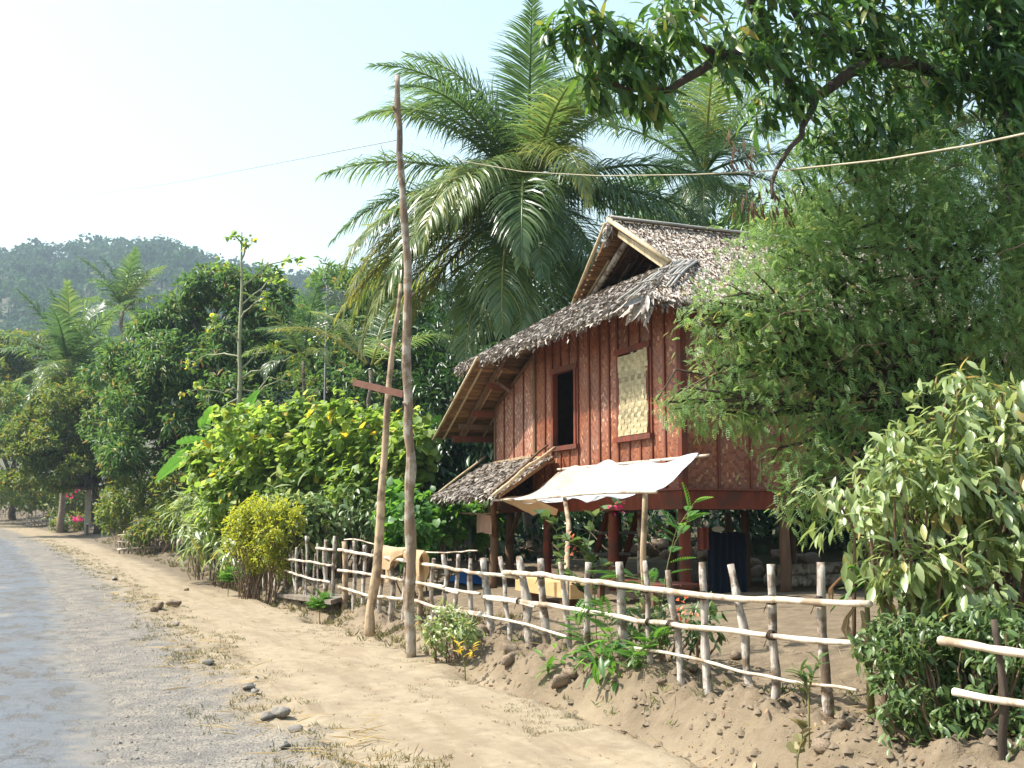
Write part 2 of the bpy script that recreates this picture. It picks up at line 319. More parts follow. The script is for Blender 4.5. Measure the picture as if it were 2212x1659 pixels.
def ground_mat():
    m, nt, nd, L, b = nodes('packed earth'); g = nt.nodes.new("ShaderNodeNewGeometry"); s = N(nt, "ShaderNodeSeparateXYZ"); L.new(g.outputs["Position"], s.inputs[0]); pos = g.outputs["Position"]
    at = N(nt, "ShaderNodeAttribute", attribute_name="rnd")       # distance from the road's middle line
    n1 = noise_tex(nt, .9, 5, .6, pos); n2 = noise_tex(nt, 7, 6, .65, pos); n3 = noise_tex(nt, 60, 4, .6, pos); n4 = noise_tex(nt, 2.6, 6, .7, pos)
    dirt = ramp(nt, n2, [(.25, (.235, .185, .12)), (.5, (.29, .232, .155)), (.8, (.34, .275, .19))])
    dirt = mixc(nt, ramp(nt, n4, [(.52, (0, 0, 0)), (.66, (1, 1, 1))]), dirt, (.23, .18, .12))
    trk = noise_tex(nt, 1.0, 5, .6, pos, (3.2, .45, 1)); dirt = mixc(nt, ramp(nt, trk, [(.5, (0, 0, 0)), (.62, (.75, .75, .75))]), dirt, (.225, .172, .112))
    grav = ramp(nt, n4, [(.32, (.125, .116, .104)), (.47, (.185, .168, .146)), (.55, (.235, .208, .172)), (.7, (.285, .24, .18))])
    grav = mixc(nt, ramp(nt, n3, [(.40, (1, 1, 1)), (.5, (0, 0, 0))]), grav, (.095, .088, .08))
    soil = ramp(nt, n2, [(.3, (.125, .095, .063)), (.6, (.195, .15, .10)), (.8, (.26, .205, .14))])
    qn = math_(nt, 'ADD', at.outputs["Fac"], math_(nt, 'MULTIPLY', math_(nt, 'SUBTRACT', n1, .5), 1.1)); qn = math_(nt, 'ADD', qn, math_(nt, 'MULTIPLY', math_(nt, 'SUBTRACT', n2, .5), .7))
    mr = lambda x, a, c: (lambda k: (setattr(k, 'interpolation_type', 'SMOOTHSTEP'), L.new(x, k.inputs[0]), k.outputs[0])[2])(N(nt, "ShaderNodeMapRange", i1=a, i2=c))
    col = mixc(nt, mr(qn, 1.35, 2.05), grav, dirt); col = mixc(nt, mr(qn, 4.1, 4.9), col, soil)
    far = mr(s.outputs[1], 22.0, 30.0); band = math_(nt, 'MULTIPLY', math_(nt, 'MULTIPLY', mr(qn, 3.3, 3.9), far), .8); col = mixc(nt, band, col, (.125, .097, .067))
    wild = mr(at.outputs["Fac"], 11.0, 15.0); wl_ = math_(nt, 'MAXIMUM', wild, mr(at.outputs["Fac"], -7.0, -11.0)); col = mixc(nt, wl_, col, (.07, .066, .034))
    L.new(col, b.inputs["Base Color"]); b.inputs["Roughness"].default_value = .95; b.inputs["Specular IOR Level"].default_value = .15
    vo = N(nt, "ShaderNodeTexVoronoi"); vo.inputs["Scale"].default_value = 34; L.new(pos, vo.inputs["Vector"])
    hh = math_(nt, 'ADD', math_(nt, 'MULTIPLY', n3, .5), n2); pe = math_(nt, 'MULTIPLY', math_(nt, 'SUBTRACT', .5, vo.outputs["Distance"]), math_(nt, 'MULTIPLY', math_(nt, 'SUBTRACT', 1.05, mr(qn, 1.3, 2.2)), math_(nt, 'ADD', .15, n4)))
    bump(nt, b, math_(nt, 'ADD', math_(nt, 'MULTIPLY', hh, math_(nt, 'ADD', .45, math_(nt, 'MULTIPLY', mr(qn, 4.0, 4.8), .9))), math_(nt, 'MULTIPLY', pe, .6)), .6, .03); return m
M['ground'] = ground_mat()
def steps(*seg):
    out = []
    for a, b, d in seg: out.append(np.arange(a, b, d))
    return np.concatenate(out + [[seg[-1][1]]])
Q = steps((-1400, -200, 200), (-200, -40, 20), (-40, -8, 3), (-8, 1, .35), (1, 4, .09), (4, 6.4, .045), (6.4, 12, .2), (12, 30, 1), (30, 120, 10), (120, 1400, 128))
Pl = steps((-800, -50, 75), (-50, 2, 4), (2, 5, .2), (5, 14, .05), (14, 24, .09), (24, 40, .25), (40, 120, 1.5), (120, 300, 15), (300, 1500, 120))
gq, gp = np.meshgrid(Q, Pl); G = np.stack([gq, gp, ground(gq, gp)], -1).reshape(-1, 3); nq = len(Q); npl = len(Pl)
ii = (np.arange(npl - 1)[:, None] * nq + np.arange(nq - 1)[None]).ravel(); GF = np.stack([ii, ii + 1, ii + 1 + nq, ii + nq], -1)
gob = MB().add(G, GF, (gq - drift(gp)).ravel()).build("ground", M['ground'], smooth=True)
tag(gob, "sandy footpath, gravel verge and bare earth yard", "ground", kind="structure")

def road_mat():
    m, nt, nd, L, b = nodes('worn asphalt'); g = nt.nodes.new("ShaderNodeNewGeometry"); pos = g.outputs["Position"]
    n1 = noise_tex(nt, .55, 6, .62, pos, (1.2, .5, 1)); n2 = noise_tex(nt, 5, 6, .65, pos); n3 = noise_tex(nt, 90, 3, .6, pos); n4 = noise_tex(nt, 2.0, 7, .74, pos, (1.3, .6, 1))
    col = ramp(nt, n2, [(.25, (.083, .092, .103)), (.55, (.115, .126, .139)), (.8, (.145, .153, .16))])
    col = mixc(nt, ramp(nt, n1, [(.46, (0, 0, 0)), (.60, (1, 1, 1))]), col, (.115, .112, .106))
    rough_patch = ramp(nt, n4, [(.53, (0, 0, 0)), (.59, (1, 1, 1))]); col = mixc(nt, rough_patch, col, mixc(nt, n3, (.05, .048, .045), (.16, .145, .125)))
    dust = ramp(nt, noise_tex(nt, .8, 5, .6, pos, (1, .4, 1)), [(.60, (0, 0, 0)), (.66, (1, 1, 1))]); col = mixc(nt, math_(nt, 'MULTIPLY', dust, .7), col, (.22, .192, .15))
    col = mixc(nt, ramp(nt, n3, [(.36, (.7, .7, .7)), (.46, (0, 0, 0))]), col, (.045, .043, .042))
    wv = N(nt, "ShaderNodeVectorMath", operation='ADD'); L.new(pos, wv.inputs[0]); nz = N(nt, "ShaderNodeTexNoise"); nz.inputs["Scale"].default_value = 2.2; L.new(pos, nz.inputs["Vector"]); L.new(nz.outputs["Color"], wv.inputs[1])
    vc = N(nt, "ShaderNodeTexVoronoi", feature='DISTANCE_TO_EDGE'); vc.inputs["Scale"].default_value = 1.1; L.new(wv.outputs[0], vc.inputs["Vector"])
    crack = math_(nt, 'MULTIPLY', ramp(nt, vc.outputs["Distance"], [(.0, (1, 1, 1)), (.022, (0, 0, 0))]), ramp(nt, n1, [(.45, (0, 0, 0)), (.55, (1, 1, 1))])); col = mixc(nt, math_(nt, 'MULTIPLY', crack, .85), col, (.035, .032, .03))
    at = N(nt, "ShaderNodeAttribute", attribute_name="rnd"); ed = N(nt, "ShaderNodeMapRange", i1=.02, i2=.42); ed.interpolation_type = 'SMOOTHSTEP'
    L.new(math_(nt, 'ADD', at.outputs["Fac"], math_(nt, 'MULTIPLY', math_(nt, 'SUBTRACT', n2, .5), .9)), ed.inputs[0]); gravel = mixc(nt, n3, (.10, .092, .08), (.26, .23, .19)); col = mixc(nt, ed.outputs[0], gravel, col)
    L.new(col, b.inputs["Base Color"]); L.new(ramp(nt, n4, [(.45, (.66, .66, .66)), (.62, (.95, .95, .95))]), b.inputs["Roughness"]); b.inputs["Specular IOR Level"].default_value = .5
    bump(nt, b, math_(nt, 'ADD', math_(nt, 'MULTIPLY', n3, .35), math_(nt, 'ADD', math_(nt, 'MULTIPLY', n2, .6), math_(nt, 'MULTIPLY', rough_patch, -.35))), .8, .025); return m
M['road'] = road_mat()
rp = steps((-60, 4, 2), (4, 30, .06), (30, 150, .8), (150, 420, 10)); edge = .45 + .35 * noise(rp * .4, rp * 0, 31) + .16 * noise(rp * 1.3, rp * 0, 32) + .16 * noise(rp * 4, rp * 0, 33) + .14 * noise(rp * 9, rp * 0, 34)
cols = [np.full_like(rp, -5.6), np.full_like(rp, -3.), np.full_like(rp, -1.2), edge - .5, edge - .1, edge, edge + .03]; dz = [0, .02, .03, .014, .002, -.012, -.03]
RV = np.stack([np.stack([c + drift(rp), rp, rise(rp) + d + (.02 * noise(c * .9, rp * .6, 35) + .008 * noise(c * 3, rp * 3, 36) if k < 5 else 0 * rp)], -1) for k, (c, d) in enumerate(zip(cols, dz))], 1).reshape(-1, 3)
nr = len(cols); ii = (np.arange(len(rp) - 1)[:, None] * nr + np.arange(nr - 1)[None]).ravel()
RA = np.stack([edge - c for c in cols], 1).ravel()
tag(MB().add(RV, np.stack([ii, ii + 1, ii + 1 + nr, ii + nr], -1), RA).build("road", M['road'], smooth=True), "worn blue grey asphalt road with ragged edge", "road", kind="structure")

# ------------------------------------------------------------------ foliage tools
def tmpl_diamond(w=.4, fold=.12, bend=.12):
    return A([[0, 0, 0], [.42, -w / 2, fold], [1, 0, -bend], [.42, w / 2, fold]]), [A([[0, 1, 2], [0, 2, 3]])]
def tmpl_leaf(w=.34, fold=.07, bend=.22, heart=False):
    s = [(.16, .8), (.5, 1.0), (.8, .5)] if heart else [(.22, .62), (.5, 1.0), (.78, .68)]
    V = [[0, 0, 0]]
    for x, k in s:
        z = -bend * x * x; V += [[x - (.1 if heart and x < .2 else 0), -w / 2 * k, z + fold * k], [x, 0, z], [x - (.1 if heart and x < .2 else 0), w / 2 * k, z + fold * k]]
    V.append([1, 0, -bend]); F3 = [[0, 1, 2], [0, 2, 3], [7, 10, 8], [8, 10, 9]]
    F4 = [[1, 4, 5, 2], [2, 5, 6, 3], [4, 7, 8, 5], [5, 8, 9, 6]]
    return A(V), [A(F3), A(F4)]
def tmpl_feather(n=9, w=.34, leafw=.085):
    """a pinnate leaf: thin rachis and n pairs of leaflets, arching down"""
    V = []; F = []; R = []
    c = lambda t: A([t * .96, 0, -.28 * t * t])
    for i in range(n):
        t = .12 + .86 * i / (n - 1); b = c(t); l = w * (1 - .55 * abs(2 * (i / (n - 1)) - .9) ** 2) * .62
        for s in (-1, 1):
            d = nrm(A([.45, s * 1.0, -.12])); o = A([.7, -s * .3, 0]) * leafw * .6; k = len(V)
            V += [b, b + d * l * .5 + o, b + d * l, b + d * l * .5 - o]; F += [[k, k + 1, k + 2], [k, k + 2, k + 3]]
    k = len(V); V += [c(0) + A([0, -.008, 0]), c(0) + A([0, .008, 0]), c(.5), c(1.0)]; F += [[k, k + 1, k + 2], [k + 2, k + 1, k + 3]]
    return A(V), [A(F)]
def place(T, pos, d, up, size, wid=1.0):
    """copies of leaf template T: leaf axis d, upper side towards up"""
    V, F = T; d = nrm(d); s = np.cross(up, d); bad = np.linalg.norm(s, axis=1) < 1e-4; s[bad] = A([1, 0, 0]); s = nrm(s); u = np.cross(d, s)
    size = np.broadcast_to(size, (len(pos),)); W = np.broadcast_to(wid, (len(pos),))
    out = pos[:, None] + size[:, None, None] * (V[None, :, 0, None] * d[:, None] + V[None, :, 1, None] * s[:, None] * W[:, None, None] + V[None, :, 2, None] * u[:, None])
    k = len(V); off = (np.arange(len(pos)) * k)[:, None, None]
    return out.reshape(-1, 3), [(f[None] + off).reshape(-1, f.shape[1]) for f in F], k
def rand_dir(n, g): return nrm(g.standard_normal((n, 3)))
def lobe_clusters(lobes, m, g, inner=.55, low=-.6):
    """points through the outer volume of several ellipsoids (cx, cy, cz, rx, ry, rz), with their outward directions"""
    L = A(lobes, float); w = (L[:, 3] * L[:, 4] * L[:, 5]) ** .67; k = g.choice(len(L), m, p=w / w.sum())
    d = rand_dir(m * 3, g); d = d[d[:, 2] > low][:m]; r = inner + (1 - inner) * g.random(m) ** .6
    r = r * (1 + .18 * g.standard_normal(m) * (g.random(m) < .35)); R = L[k, 3:6]
    return L[k, :3] + d * R * r[:, None], nrm(d / R)
def whorls(P, O, k, g, spread=.9, droop=.35, out=.7, jitter=.04):
    """k leaves round each twig end: base points, directions and upper sides"""
    n = len(P); d = rand_dir(n * k, g) * spread + np.repeat(O, k, 0) * out; d[:, 2] -= droop; d = nrm(d)
    up = A([0, 0, .5]) + .8 * A(to_sun) + .45 * rand_dir(n * k, g) + .3 * np.repeat(O, k, 0)      # leaves turn their faces to the light
    return np.repeat(P, k, 0) + g.standard_normal((n * k, 3)) * jitter, d, up
def leaves(mb, T, P, d, up, size, g, tone=None, wid=1.0):
    V, F, k = place(T, P, d, up, size, wid); r = g.random(len(P)) if tone is None else np.clip(tone, 0, 1)
    return mb.add(V, F, np.repeat(r, k))
def limb(a, b, m, sag, seed, amp=.08):
    a = A(a, float); b = A(b, float); t = np.linspace(0, 1, m)[:, None]; P = a + (b - a) * t; P[:, 2] += (sag * 4 * t * (1 - t))[:, 0]
    g = np.random.default_rng(seed); P[1:-1] += g.standard_normal((m - 2, 3)) * amp * np.linalg.norm(b - a) * .3; return P
def branches(mb, root, fork, lobes, r0, seed, per=2):
    """trunk from root to fork, then limbs into the lobes"""
    g = np.random.default_rng(seed); root = A(root, float); fork = A(fork, float)
    mb.add(*tube(limb(root, fork, 7, 0, seed, .12), np.linspace(r0 * 1.15, r0 * .8, 7), 9, .05, seed))
    for i, l in enumerate(lobes):
        c = A(l[:3], float); P = limb(fork - (fork - root) * .12 * g.random(), c, 7, .1, seed + i + 1, .25); mb.add(*tube(P, np.linspace(r0 * .6, r0 * .16, 7), 6, .05, seed + i, False))
        for j in range(per):
            e = c + rand_dir(1, g)[0] * A(l[3:6]) * .8; mb.add(*tube(limb(P[4], e, 5, .05, seed * 7 + i * 5 + j, .3), np.linspace(r0 * .28, r0 * .06, 5), 5, 0, 0, False))
def clumped(lobes, g, k=7, f=.46):
    out = []
    for l in lobes:
        d = rand_dir(k * 3, g); d = d[d[:, 2] > -.55][:k]; R = A(l[3:6])
        for v in d: out.append((*(A(l[:3]) + v * R * g.uniform(.6, .95)), *(R * f * g.uniform(.7, 1.25))))
    return out
def tree(name, label, lobes, mat, T, n, k, size, root, fork=None, r0=.16, seed=1, bark='bark', group=None, cat="tree", inner=.3, droop=.35, spread=.9, out=.7, low=-.7, per=2, tone=None):
    g = np.random.default_rng(seed); t = thing(name, label, cat, group=group); L = A(lobes, float)
    root = A(root, float); fork = A([*(root[:2] * .6 + L[:, :2].mean(0) * .4), root[2] + .35 * (L[:, 2].mean() - root[2])]) if fork is None else A(fork, float)
    tm = MB(); branches(tm, root, fork, lobes, r0, seed, per); tm.build("trunk", M[bark], t, True)
    P, O = lobe_clusters(clumped(lobes, g), n, g, inner, low); B, d, up = whorls(P, O, k, g, spread, droop, out, jitter=size * .3)
    mb = MB(); leaves(mb, T, B, d, up, size * (.7 + .6 * g.random(len(B))), g, None if tone is None else tone(B, g)); mb.build("crown", mat, t)
    return t
DIA = tmpl_diamond(); NARROW = tmpl_diamond(.28, .08, .25); LANCE = tmpl_leaf(.27, .05, .3); OVAL = tmpl_leaf(.37, .06, .2); HEART = tmpl_leaf(.85, .07, .15, True); FEATHER = tmpl_feather(6, .42, .15); ROUND = tmpl_diamond(.8, .12, .1)

# ------------------------------------------------------------------ coconut palms
def frond(base, az, el, L, bend, g, mat, parent, tone, nl=70, wl=.042, hang=.5, lmax=1.12, twist=0.):
    t = np.linspace(0, 1, 22); ang = el - bend * t ** 1.4; h = A([math.cos(az), math.sin(az), 0]); side0 = A([-math.sin(az), math.cos(az), 0])
    st = np.stack([np.cos(ang)[:, None] * h + np.sin(ang)[:, None] * A([0, 0, 1.0])], 0)[0]; P = base + np.concatenate([[[0, 0, 0]], np.cumsum((st[1:] + st[:-1]) / 2 * L / 21, 0)])
    P = P + side0 * (twist * t ** 2)[:, None] * L
    mb = MB(); mb.add(*tube(P, np.linspace(.05, .006, 22) * L / 4.2, 5, 0, 0, False), r=min(1, tone + .4))
    k = np.repeat(np.linspace(.1, .995, nl), 2) + g.uniform(-.004, .004, nl * 2); s = np.tile([-1., 1.], nl)
    ix = k * 21; c = lambda arr: np.stack([np.interp(ix, np.arange(22), arr[:, j]) for j in range(3)], -1); b = c(P); T = nrm(c(np.gradient(P, axis=0))); S = nrm(np.cross(T, A([0, 0, 1.0]) + .001)); U = np.cross(S, T)
    ll = lmax * (.45 + .55 * np.sin(np.clip(k * 1.15, 0, 1) * np.pi) ** .8) * (1 - .45 * sst(.7, 1, k)) * (.9 + .2 * g.random(nl * 2)); ll = ll * L / 4.2
    vee = .18 + .15 * g.standard_normal(nl * 2); fwd = .45 + .9 * k ** 2; d = nrm(S * s[:, None] + T * fwd[:, None] + U * vee[:, None]); nseg = 4; pts = [b]; dd = d.copy(); W = wl * L / 4.2
    for q in range(nseg):
        pts.append(pts[-1] + dd * (ll / nseg)[:, None]); dd = nrm(dd + A([0, 0, -1.0]) * (hang * (.35 + .5 * q / nseg) * (1 + .35 * g.standard_normal(nl * 2)))[:, None])
    X = np.stack(pts, 1); wv = nrm(np.cross(d, U) + .25 * g.standard_normal((nl * 2, 3)))[:, None] * (W * A([.55, 1, .9, .6, .08]))[None, :, None]
    V = np.stack([X - wv / 2, X + wv / 2], 2).reshape(-1, 3); o = np.arange(nl * 2)[:, None] * 10 + np.arange(4)[None] * 2; o = o.ravel()
    mb.add(V, np.stack([o, o + 1, o + 3, o + 2], -1), np.repeat(np.clip(tone + .16 * g.standard_normal(nl * 2), 0, 1), 10))
    return mb.build("frond", mat, parent)
def palm(name, label, crown, root, L, spec, seed, r=.17, nuts=True, group="coconut palms", nl=70, wl=.05):
    g = np.random.default_rng(seed); t = thing(name, label, "palm tree", group=group); crown = A(crown, float); root = A(root, float)
    P = limb(root, crown, 14, 0, seed, .02); rr = r * (1.5 - .5 * sst(0, .15, np.linspace(0, 1, 14))) * (1 - .25 * np.linspace(0, 1, 14)); MB().add(*tube(P, rr, 12, .03, seed)).build("trunk", M['palm_bark'], t, True)
    for az, el, ln, bend, tone, hang in spec:
        e = math.radians(el); a = math.radians(az); frond(crown + A([math.cos(a), math.sin(a), 0]) * .12 + A([0, 0, .25 * math.sin(e)]), a, e, L * ln, math.radians(bend), g, M['palm_backlit' if tone > .9 else 'palm'], t, tone if tone <= .9 else g.uniform(.2, .6), nl=nl, hang=hang, wl=wl, twist=g.normal(0, .05))
    if nuts:
        for i in range(7):
            a = g.uniform(0, 6.28); c = crown + A([math.cos(a) * .3, math.sin(a) * .3, -.35 - .25 * g.random()]); u, w = np.meshgrid(np.linspace(0, np.pi, 6), np.linspace(0, 2 * np.pi, 8, endpoint=False), indexing='ij')
            V = c + np.stack([.1 * np.sin(u) * np.cos(w), .1 * np.sin(u) * np.sin(w), .13 * np.cos(u)], -1).reshape(-1, 3); ii = (np.arange(5)[:, None] * 8 + np.arange(8)[None]).ravel(); j2 = (np.arange(5)[:, None] * 8 + (np.arange(8)[None] + 1) % 8).ravel()
            MB().add(V, np.stack([ii, ii + 8, j2 + 8, j2], -1)).build("coconut", M['nut'], t, True)
    return t
VA = 90 - math.degrees(TH)                                     # azimuth straight away from the viewer
def va(deg): return VA - deg                                     # 0 = away, 90 = to the viewer's right, -90 = left, 180 = towards the viewer
def spread_spec(n, seed, e0=86, e1=-35):
    g = np.random.default_rng(seed); out = []
    for i in range(n):
        f = i / (n - 1); el = e0 + (e1 - e0) * f ** 1.05; out.append((i * 137.5 + g.uniform(-15, 15), el, .8 + .25 * math.sin(math.pi * min(1, f + .2)), 30 + 65 * f + g.uniform(-10, 10), np.clip(g.normal(.42, .2), 0, .88), .35 + .6 * f))
    return out

# ------------------------------------------------------------------ wooded hill
hx = np.linspace(-1500, 3300, 90); hy = np.interp(hx, [-2200, -300, 0, 120, 230, 350, 420, 480, 650, 850, 1100, 1500, 2300, 4200], [740, 618, 604, 604, 588, 588, 618, 640, 662, 665, 700, 750, 830, 900])
crest = A([sp(x, y, 650) for x, y in zip(hx, hy)]); foot = A([sp(x, 1100, 200) for x in hx]); foot[:, 2] = ground(foot[:, 0], foot[:, 1], False) - 1.5
hv = []
for t in np.linspace(0, 2, 26):
    k = t if t <= 1 else 1 + (t - 1); zz = sst(0, 1, t) if t <= 1 else 1 - .8 * sst(0, 1, t - 1); pt = foot + (crest - foot) * k; pt[:, 2] = foot[:, 2] + (crest[:, 2] - foot[:, 2]) * (.25 * min(t, 1) + .75 * zz if t <= 1 else zz)
    pt[:, 2] += 3 * noise(pt[:, 0] * .03, pt[:, 1] * .03, 41) * min(1, t * 2); hv.append(pt)
hv = A(hv); HVT = hv; ii = (np.arange(25)[:, None] * 90 + np.arange(89)[None]).ravel()
M['hill'] = plain_mat('hill soil', (.09, .085, .045), .95)
tag(MB().add(hv.reshape(-1, 3), np.stack([ii, ii + 1, ii + 91, ii + 90], -1)).build("hill", M['hill'], smooth=True), "long wooded hill behind the village", "hill", kind="structure")
g = np.random.default_rng(50); fm = MB(); n = 900
cx = g.uniform(20, 66, n) ; ct = g.uniform(3, 13.4, n); ct[:230] = g.uniform(11.6, 13.6, 230); cx[:640] = g.uniform(26, 49, 640)
i0 = np.floor(cx).astype(int); j0 = np.floor(ct).astype(int); fx = (cx - i0)[:, None]; fy = (ct - j0)[:, None]
CP = (HVT[j0, i0] * (1 - fx) + HVT[j0, i0 + 1] * fx) * (1 - fy) + (HVT[j0 + 1, i0] * (1 - fx) + HVT[j0 + 1, i0 + 1] * fx) * fy
for c in CP:
    r = g.uniform(4.5, 9.5); hgt = g.uniform(5, 14); lb = [(c[0] + g.normal(0, r * .5), c[1] + g.normal(0, r * .5), c[2] + hgt + g.normal(0, 1), r * g.uniform(.5, .8), r * g.uniform(.5, .8), r * g.uniform(.45, .7)) for _ in range(3)]
    P, O = lobe_clusters(lb, 95, g, .6, -.5); d = nrm(O + .8 * rand_dir(len(P), g)); leaves(fm, ROUND, P, nrm(np.cross(d, rand_dir(len(P), g))), O + .5 * rand_dir(len(P), g), g.uniform(1.5, 3.0, len(P)), g, np.full(len(P), 1) * g.random() * .7 + .3 * g.random(len(P)))
    fm.add(*tube([c - A([0, 0, 1]), c + A([0, 0, hgt])], .25, 4, 0, 0, False), r=0.0)
tag(fm.build("forest", M['forest']), "hazy blue green forest covering the hill", "forest", kind="stuff")

# ------------------------------------------------------------------ the stilt house
HO = A([HC[0], HC[1], 0])
def h(a, b, z): return A([HO[0] + b, HO[1] + a, z])
house = thing("stilt_house", "red woven bamboo house on stilts with brown thatched roof", "house")
def wa(cx, cy=1250, b=0.0):                                     # place along the front wall of a seam seen at detail coordinate cx
    return spx((1080 + cx / 2.458) * .8534, (540 + cy / 2.458) * .8534, h(0, b, 0), (1, 0, 0))[1] - HO[1]
RIDGE = 6.6; SN = .651; SF = .55
znear = lambda a: RIDGE - SN * (2.5 - a)
zfar = lambda a: RIDGE - SF * (a - 2.5)
zskirt = lambda b: 4.70 + .72 * (b + .75)
def hbox(lo, hi): return box(h(*lo), h(*hi))
def hpart(name, V, mat, parent=None, smooth=False): return MB().add(*V).build(name, M[mat], parent or house, smooth)
FL = 2.05; TOP = 5.18
seams = [0.02] + [wa(x) for x in (1487, 1405)] + [wa(1195)] + [wa(x) for x in (1140, 1080, 1015)] + [wa(945)] + [wa(785)] + [wa(740), 5.16]
WR = (seams[2], seams[3]); WL = (seams[7], seams[8])
for a0, a1 in zip(seams[:-1], seams[1:]):
    if abs(a0 - WR[0]) < 1e-6 or abs(a0 - WL[0]) < 1e-6:
        hpart("woven_panel", hbox((a0, 0, FL), (a1, .02, 2.86)), 'weave'); hpart("woven_panel", hbox((a0, 0, 4.30), (a1, .02, TOP)), 'weave')
        for s in (1 / 3, 2 / 3):
            m_ = a0 + (a1 - a0) * s; hpart("batten", hbox((m_ - .02, -.022, FL), (m_ + .02, -.001, 2.86)), 'red_batten'); hpart("batten", hbox((m_ - .02, -.022, 4.30), (m_ + .02, -.001, TOP)), 'red_batten')
    else: hpart("woven_panel", hbox((a0, 0, FL), (a1, .02, min(TOP, znear(a0) - .1))), 'weave')
for a in seams[1:-1]: hpart("batten", hbox((a - .025, -.028, FL), (a + .025, -.0015, min(TOP, znear(a) - .1))), 'red_batten')
hpart("corner_board", hbox((-.06, -.035, FL), (.05, .06, 4.84)), 'red_wood'); hpart("end_post", hbox((5.13, -.04, FL - .2), (5.22, .09, TOP + .1)), 'brown_wood')
for (a0, a1), side in ((WR, 0), (WL, 1)):
    w = thing("window", "", "x"); del w["label"], w["category"]; w.parent = house
    if side: w["label"] = "open dark window without shutter"
    else: w["label"] = "window closed by a pale woven bamboo blind"
    hpart("jamb", hbox((a0 + .025, -.05, 2.92), (a0 + .10, .05, 4.22)), 'red_wood', w); hpart("jamb", hbox((a1 - .10, -.05, 2.92), (a1 - .025, .05, 4.22)), 'red_wood', w)
    hpart("head", hbox((a0 - .02, -.055, 4.22), (a1 + .02, .05, 4.32)), 'red_wood', w); hpart("sill", hbox((a0 - .05, -.08, 2.84), (a1 + .05, .05, 2.92)), 'red_wood', w)
# coarse blind of over-and-under strips
bl = thing("woven_blind", "", "x"); del bl["label"], bl["category"]; bl.parent = house; bl["label"] = "pale straw blind of coarse woven bamboo strips"
b0, b1, c0, c1 = WR[0] + .045, WR[1] - .10, 2.93, 4.19; nv = 9; nh = 15; g = np.random.default_rng(61)
def strip(c, lo, hi, n, vert, ph):
    s = np.linspace(lo, hi, n * 2 + 1); wv = .007 * np.sin(np.linspace(0, n * np.pi, n * 2 + 1) / 1.0 + ph); hw = (.5 * (b1 - b0) / nv if vert else .5 * (c1 - c0) / nh) * .97; V = []
    for t, o in zip(s, wv):
        for e in (-1, 1):
            if vert: fa = c + e * hw; V.append(h(fa + .06 * (1 - (t - lo) / (hi - lo)) * -1 * (fa - b1) / (b1 - b0) * 0, -.062 + o - .02 * math.sin(3 * t), t + (.05 * (b1 - fa) / (b1 - b0) if t == s[-1] else 0)))
            else: V.append(h(t, -.062 - o - .02 * math.sin(3 * c), c + e * hw))
    k = np.arange(n * 2) * 2; f = np.stack([k, k + 1, k + 3, k + 2], -1); return V, f
for i in range(nv): hpart("strip", (*strip(b0 + (b1 - b0) * (i + .5) / nv, c0, c1 - .03 * g.random(), nh, True, math.pi * (i % 2)), g.random()), 'straw_strip', bl)
for j in range(nh):
    if j == nh - 1 and False: continue
    hpart("strip", (*strip(c0 + (c1 - c0) * (j + .5) / nh, b0 - .015 * g.random(), b1 + .02 * g.random() - (.10 * (1 - j / 9) ** 2 if j < 9 else 0), nv, False, math.pi * (j % 2)), g.random()), 'straw_strip', bl)
# low wing wall beyond the post
lows = [5.22] + [wa(x) for x in (605, 545, 485)] + [7.15]; ltop = lambda a: 4.66 - .41 * (a - 5.22)
for a0, a1 in zip(lows[:-1], lows[1:]):
    V = A([h(a0, 0, 2.8), h(a1, 0, 2.8), h(a1, .02, 2.8), h(a0, .02, 2.8), h(a0, 0, ltop(a0)), h(a1, 0, ltop(a1)), h(a1, .02, ltop(a1)), h(a0, .02, ltop(a0))])[:, :]
    hpart("woven_panel", (V, BOXF), 'weave_grey')
for a in lows[1:-1]: hpart("batten", hbox((a - .018, -.022, 2.8), (a + .018, -.001, ltop(a) - .01)), 'red_batten')
hpart("top_plate", bar(h(5.2, -.012, ltop(5.2) + .02), h(7.17, -.012, ltop(7.17) + .02), .05, .06), 'brown_wood'); hpart("end_post", hbox((7.13, -.03, 2.6), (7.2, .05, ltop(7.15) + .1)), 'brown_wood')
hpart("sill_plank", bar(h(5.1, -.06, 2.80), h(7.25, -.06, 2.76), .14, .05), 'pale_pole'); hpart("sill_plank", bar(h(4.2, -.10, 2.70), h(5.35, -.10, 2.74), .03, .12), 'yellow_wood')
# side wall, back walls, floor
for i in range(10):
    b = .06 + i * .55; hpart("woven_panel", hbox((0, b, FL), (.02, b + .55, 4.86)), 'weave'); hpart("batten", hbox((-.024, b + .53, FL), (-.001, b + .57, 4.84)), 'red_batten')
hpart("back_wall", hbox((0, 5.5, FL), (7.15, 5.54, 4.0)), 'weave'); hpart("end_wall", hbox((7.13, .06, FL), (7.16, 5.5, zfar(7.16) - .07)), 'weave'); hpart("dark_partition", hbox((5.1, .03, FL), (5.14, 5.5, 4.58)), 'inner')
hpart("light_block_ceiling", hbox((.03, .03, 4.60), (5.1, 5.48, 4.63)), 'inner'); hpart("dark_partition", hbox((.03, 1.7, FL), (5.1, 1.74, 4.59)), 'inner')  # ceiling and cross partition added to block attic light and darken the window
hpart("floor", hbox((.02, .03, 1.99), (7.1, 5.5, 2.04)), 'brown_wood')
hpart("floor_beam", hbox((-.10, -.07, 1.78), (7.2, .04, 2.045)), 'red_wood'); hpart("floor_beam", hbox((-.09, .045, 1.78), (.04, 5.6, 2.045)), 'red_wood')
hpart("ledge", hbox((-.12, -.10, 2.048), (5.2, .0, 2.075)), 'red_batten'); hpart("ledge", hbox((-.115, .005, 2.048), (-.022, 5.6, 2.075)), 'red_batten')
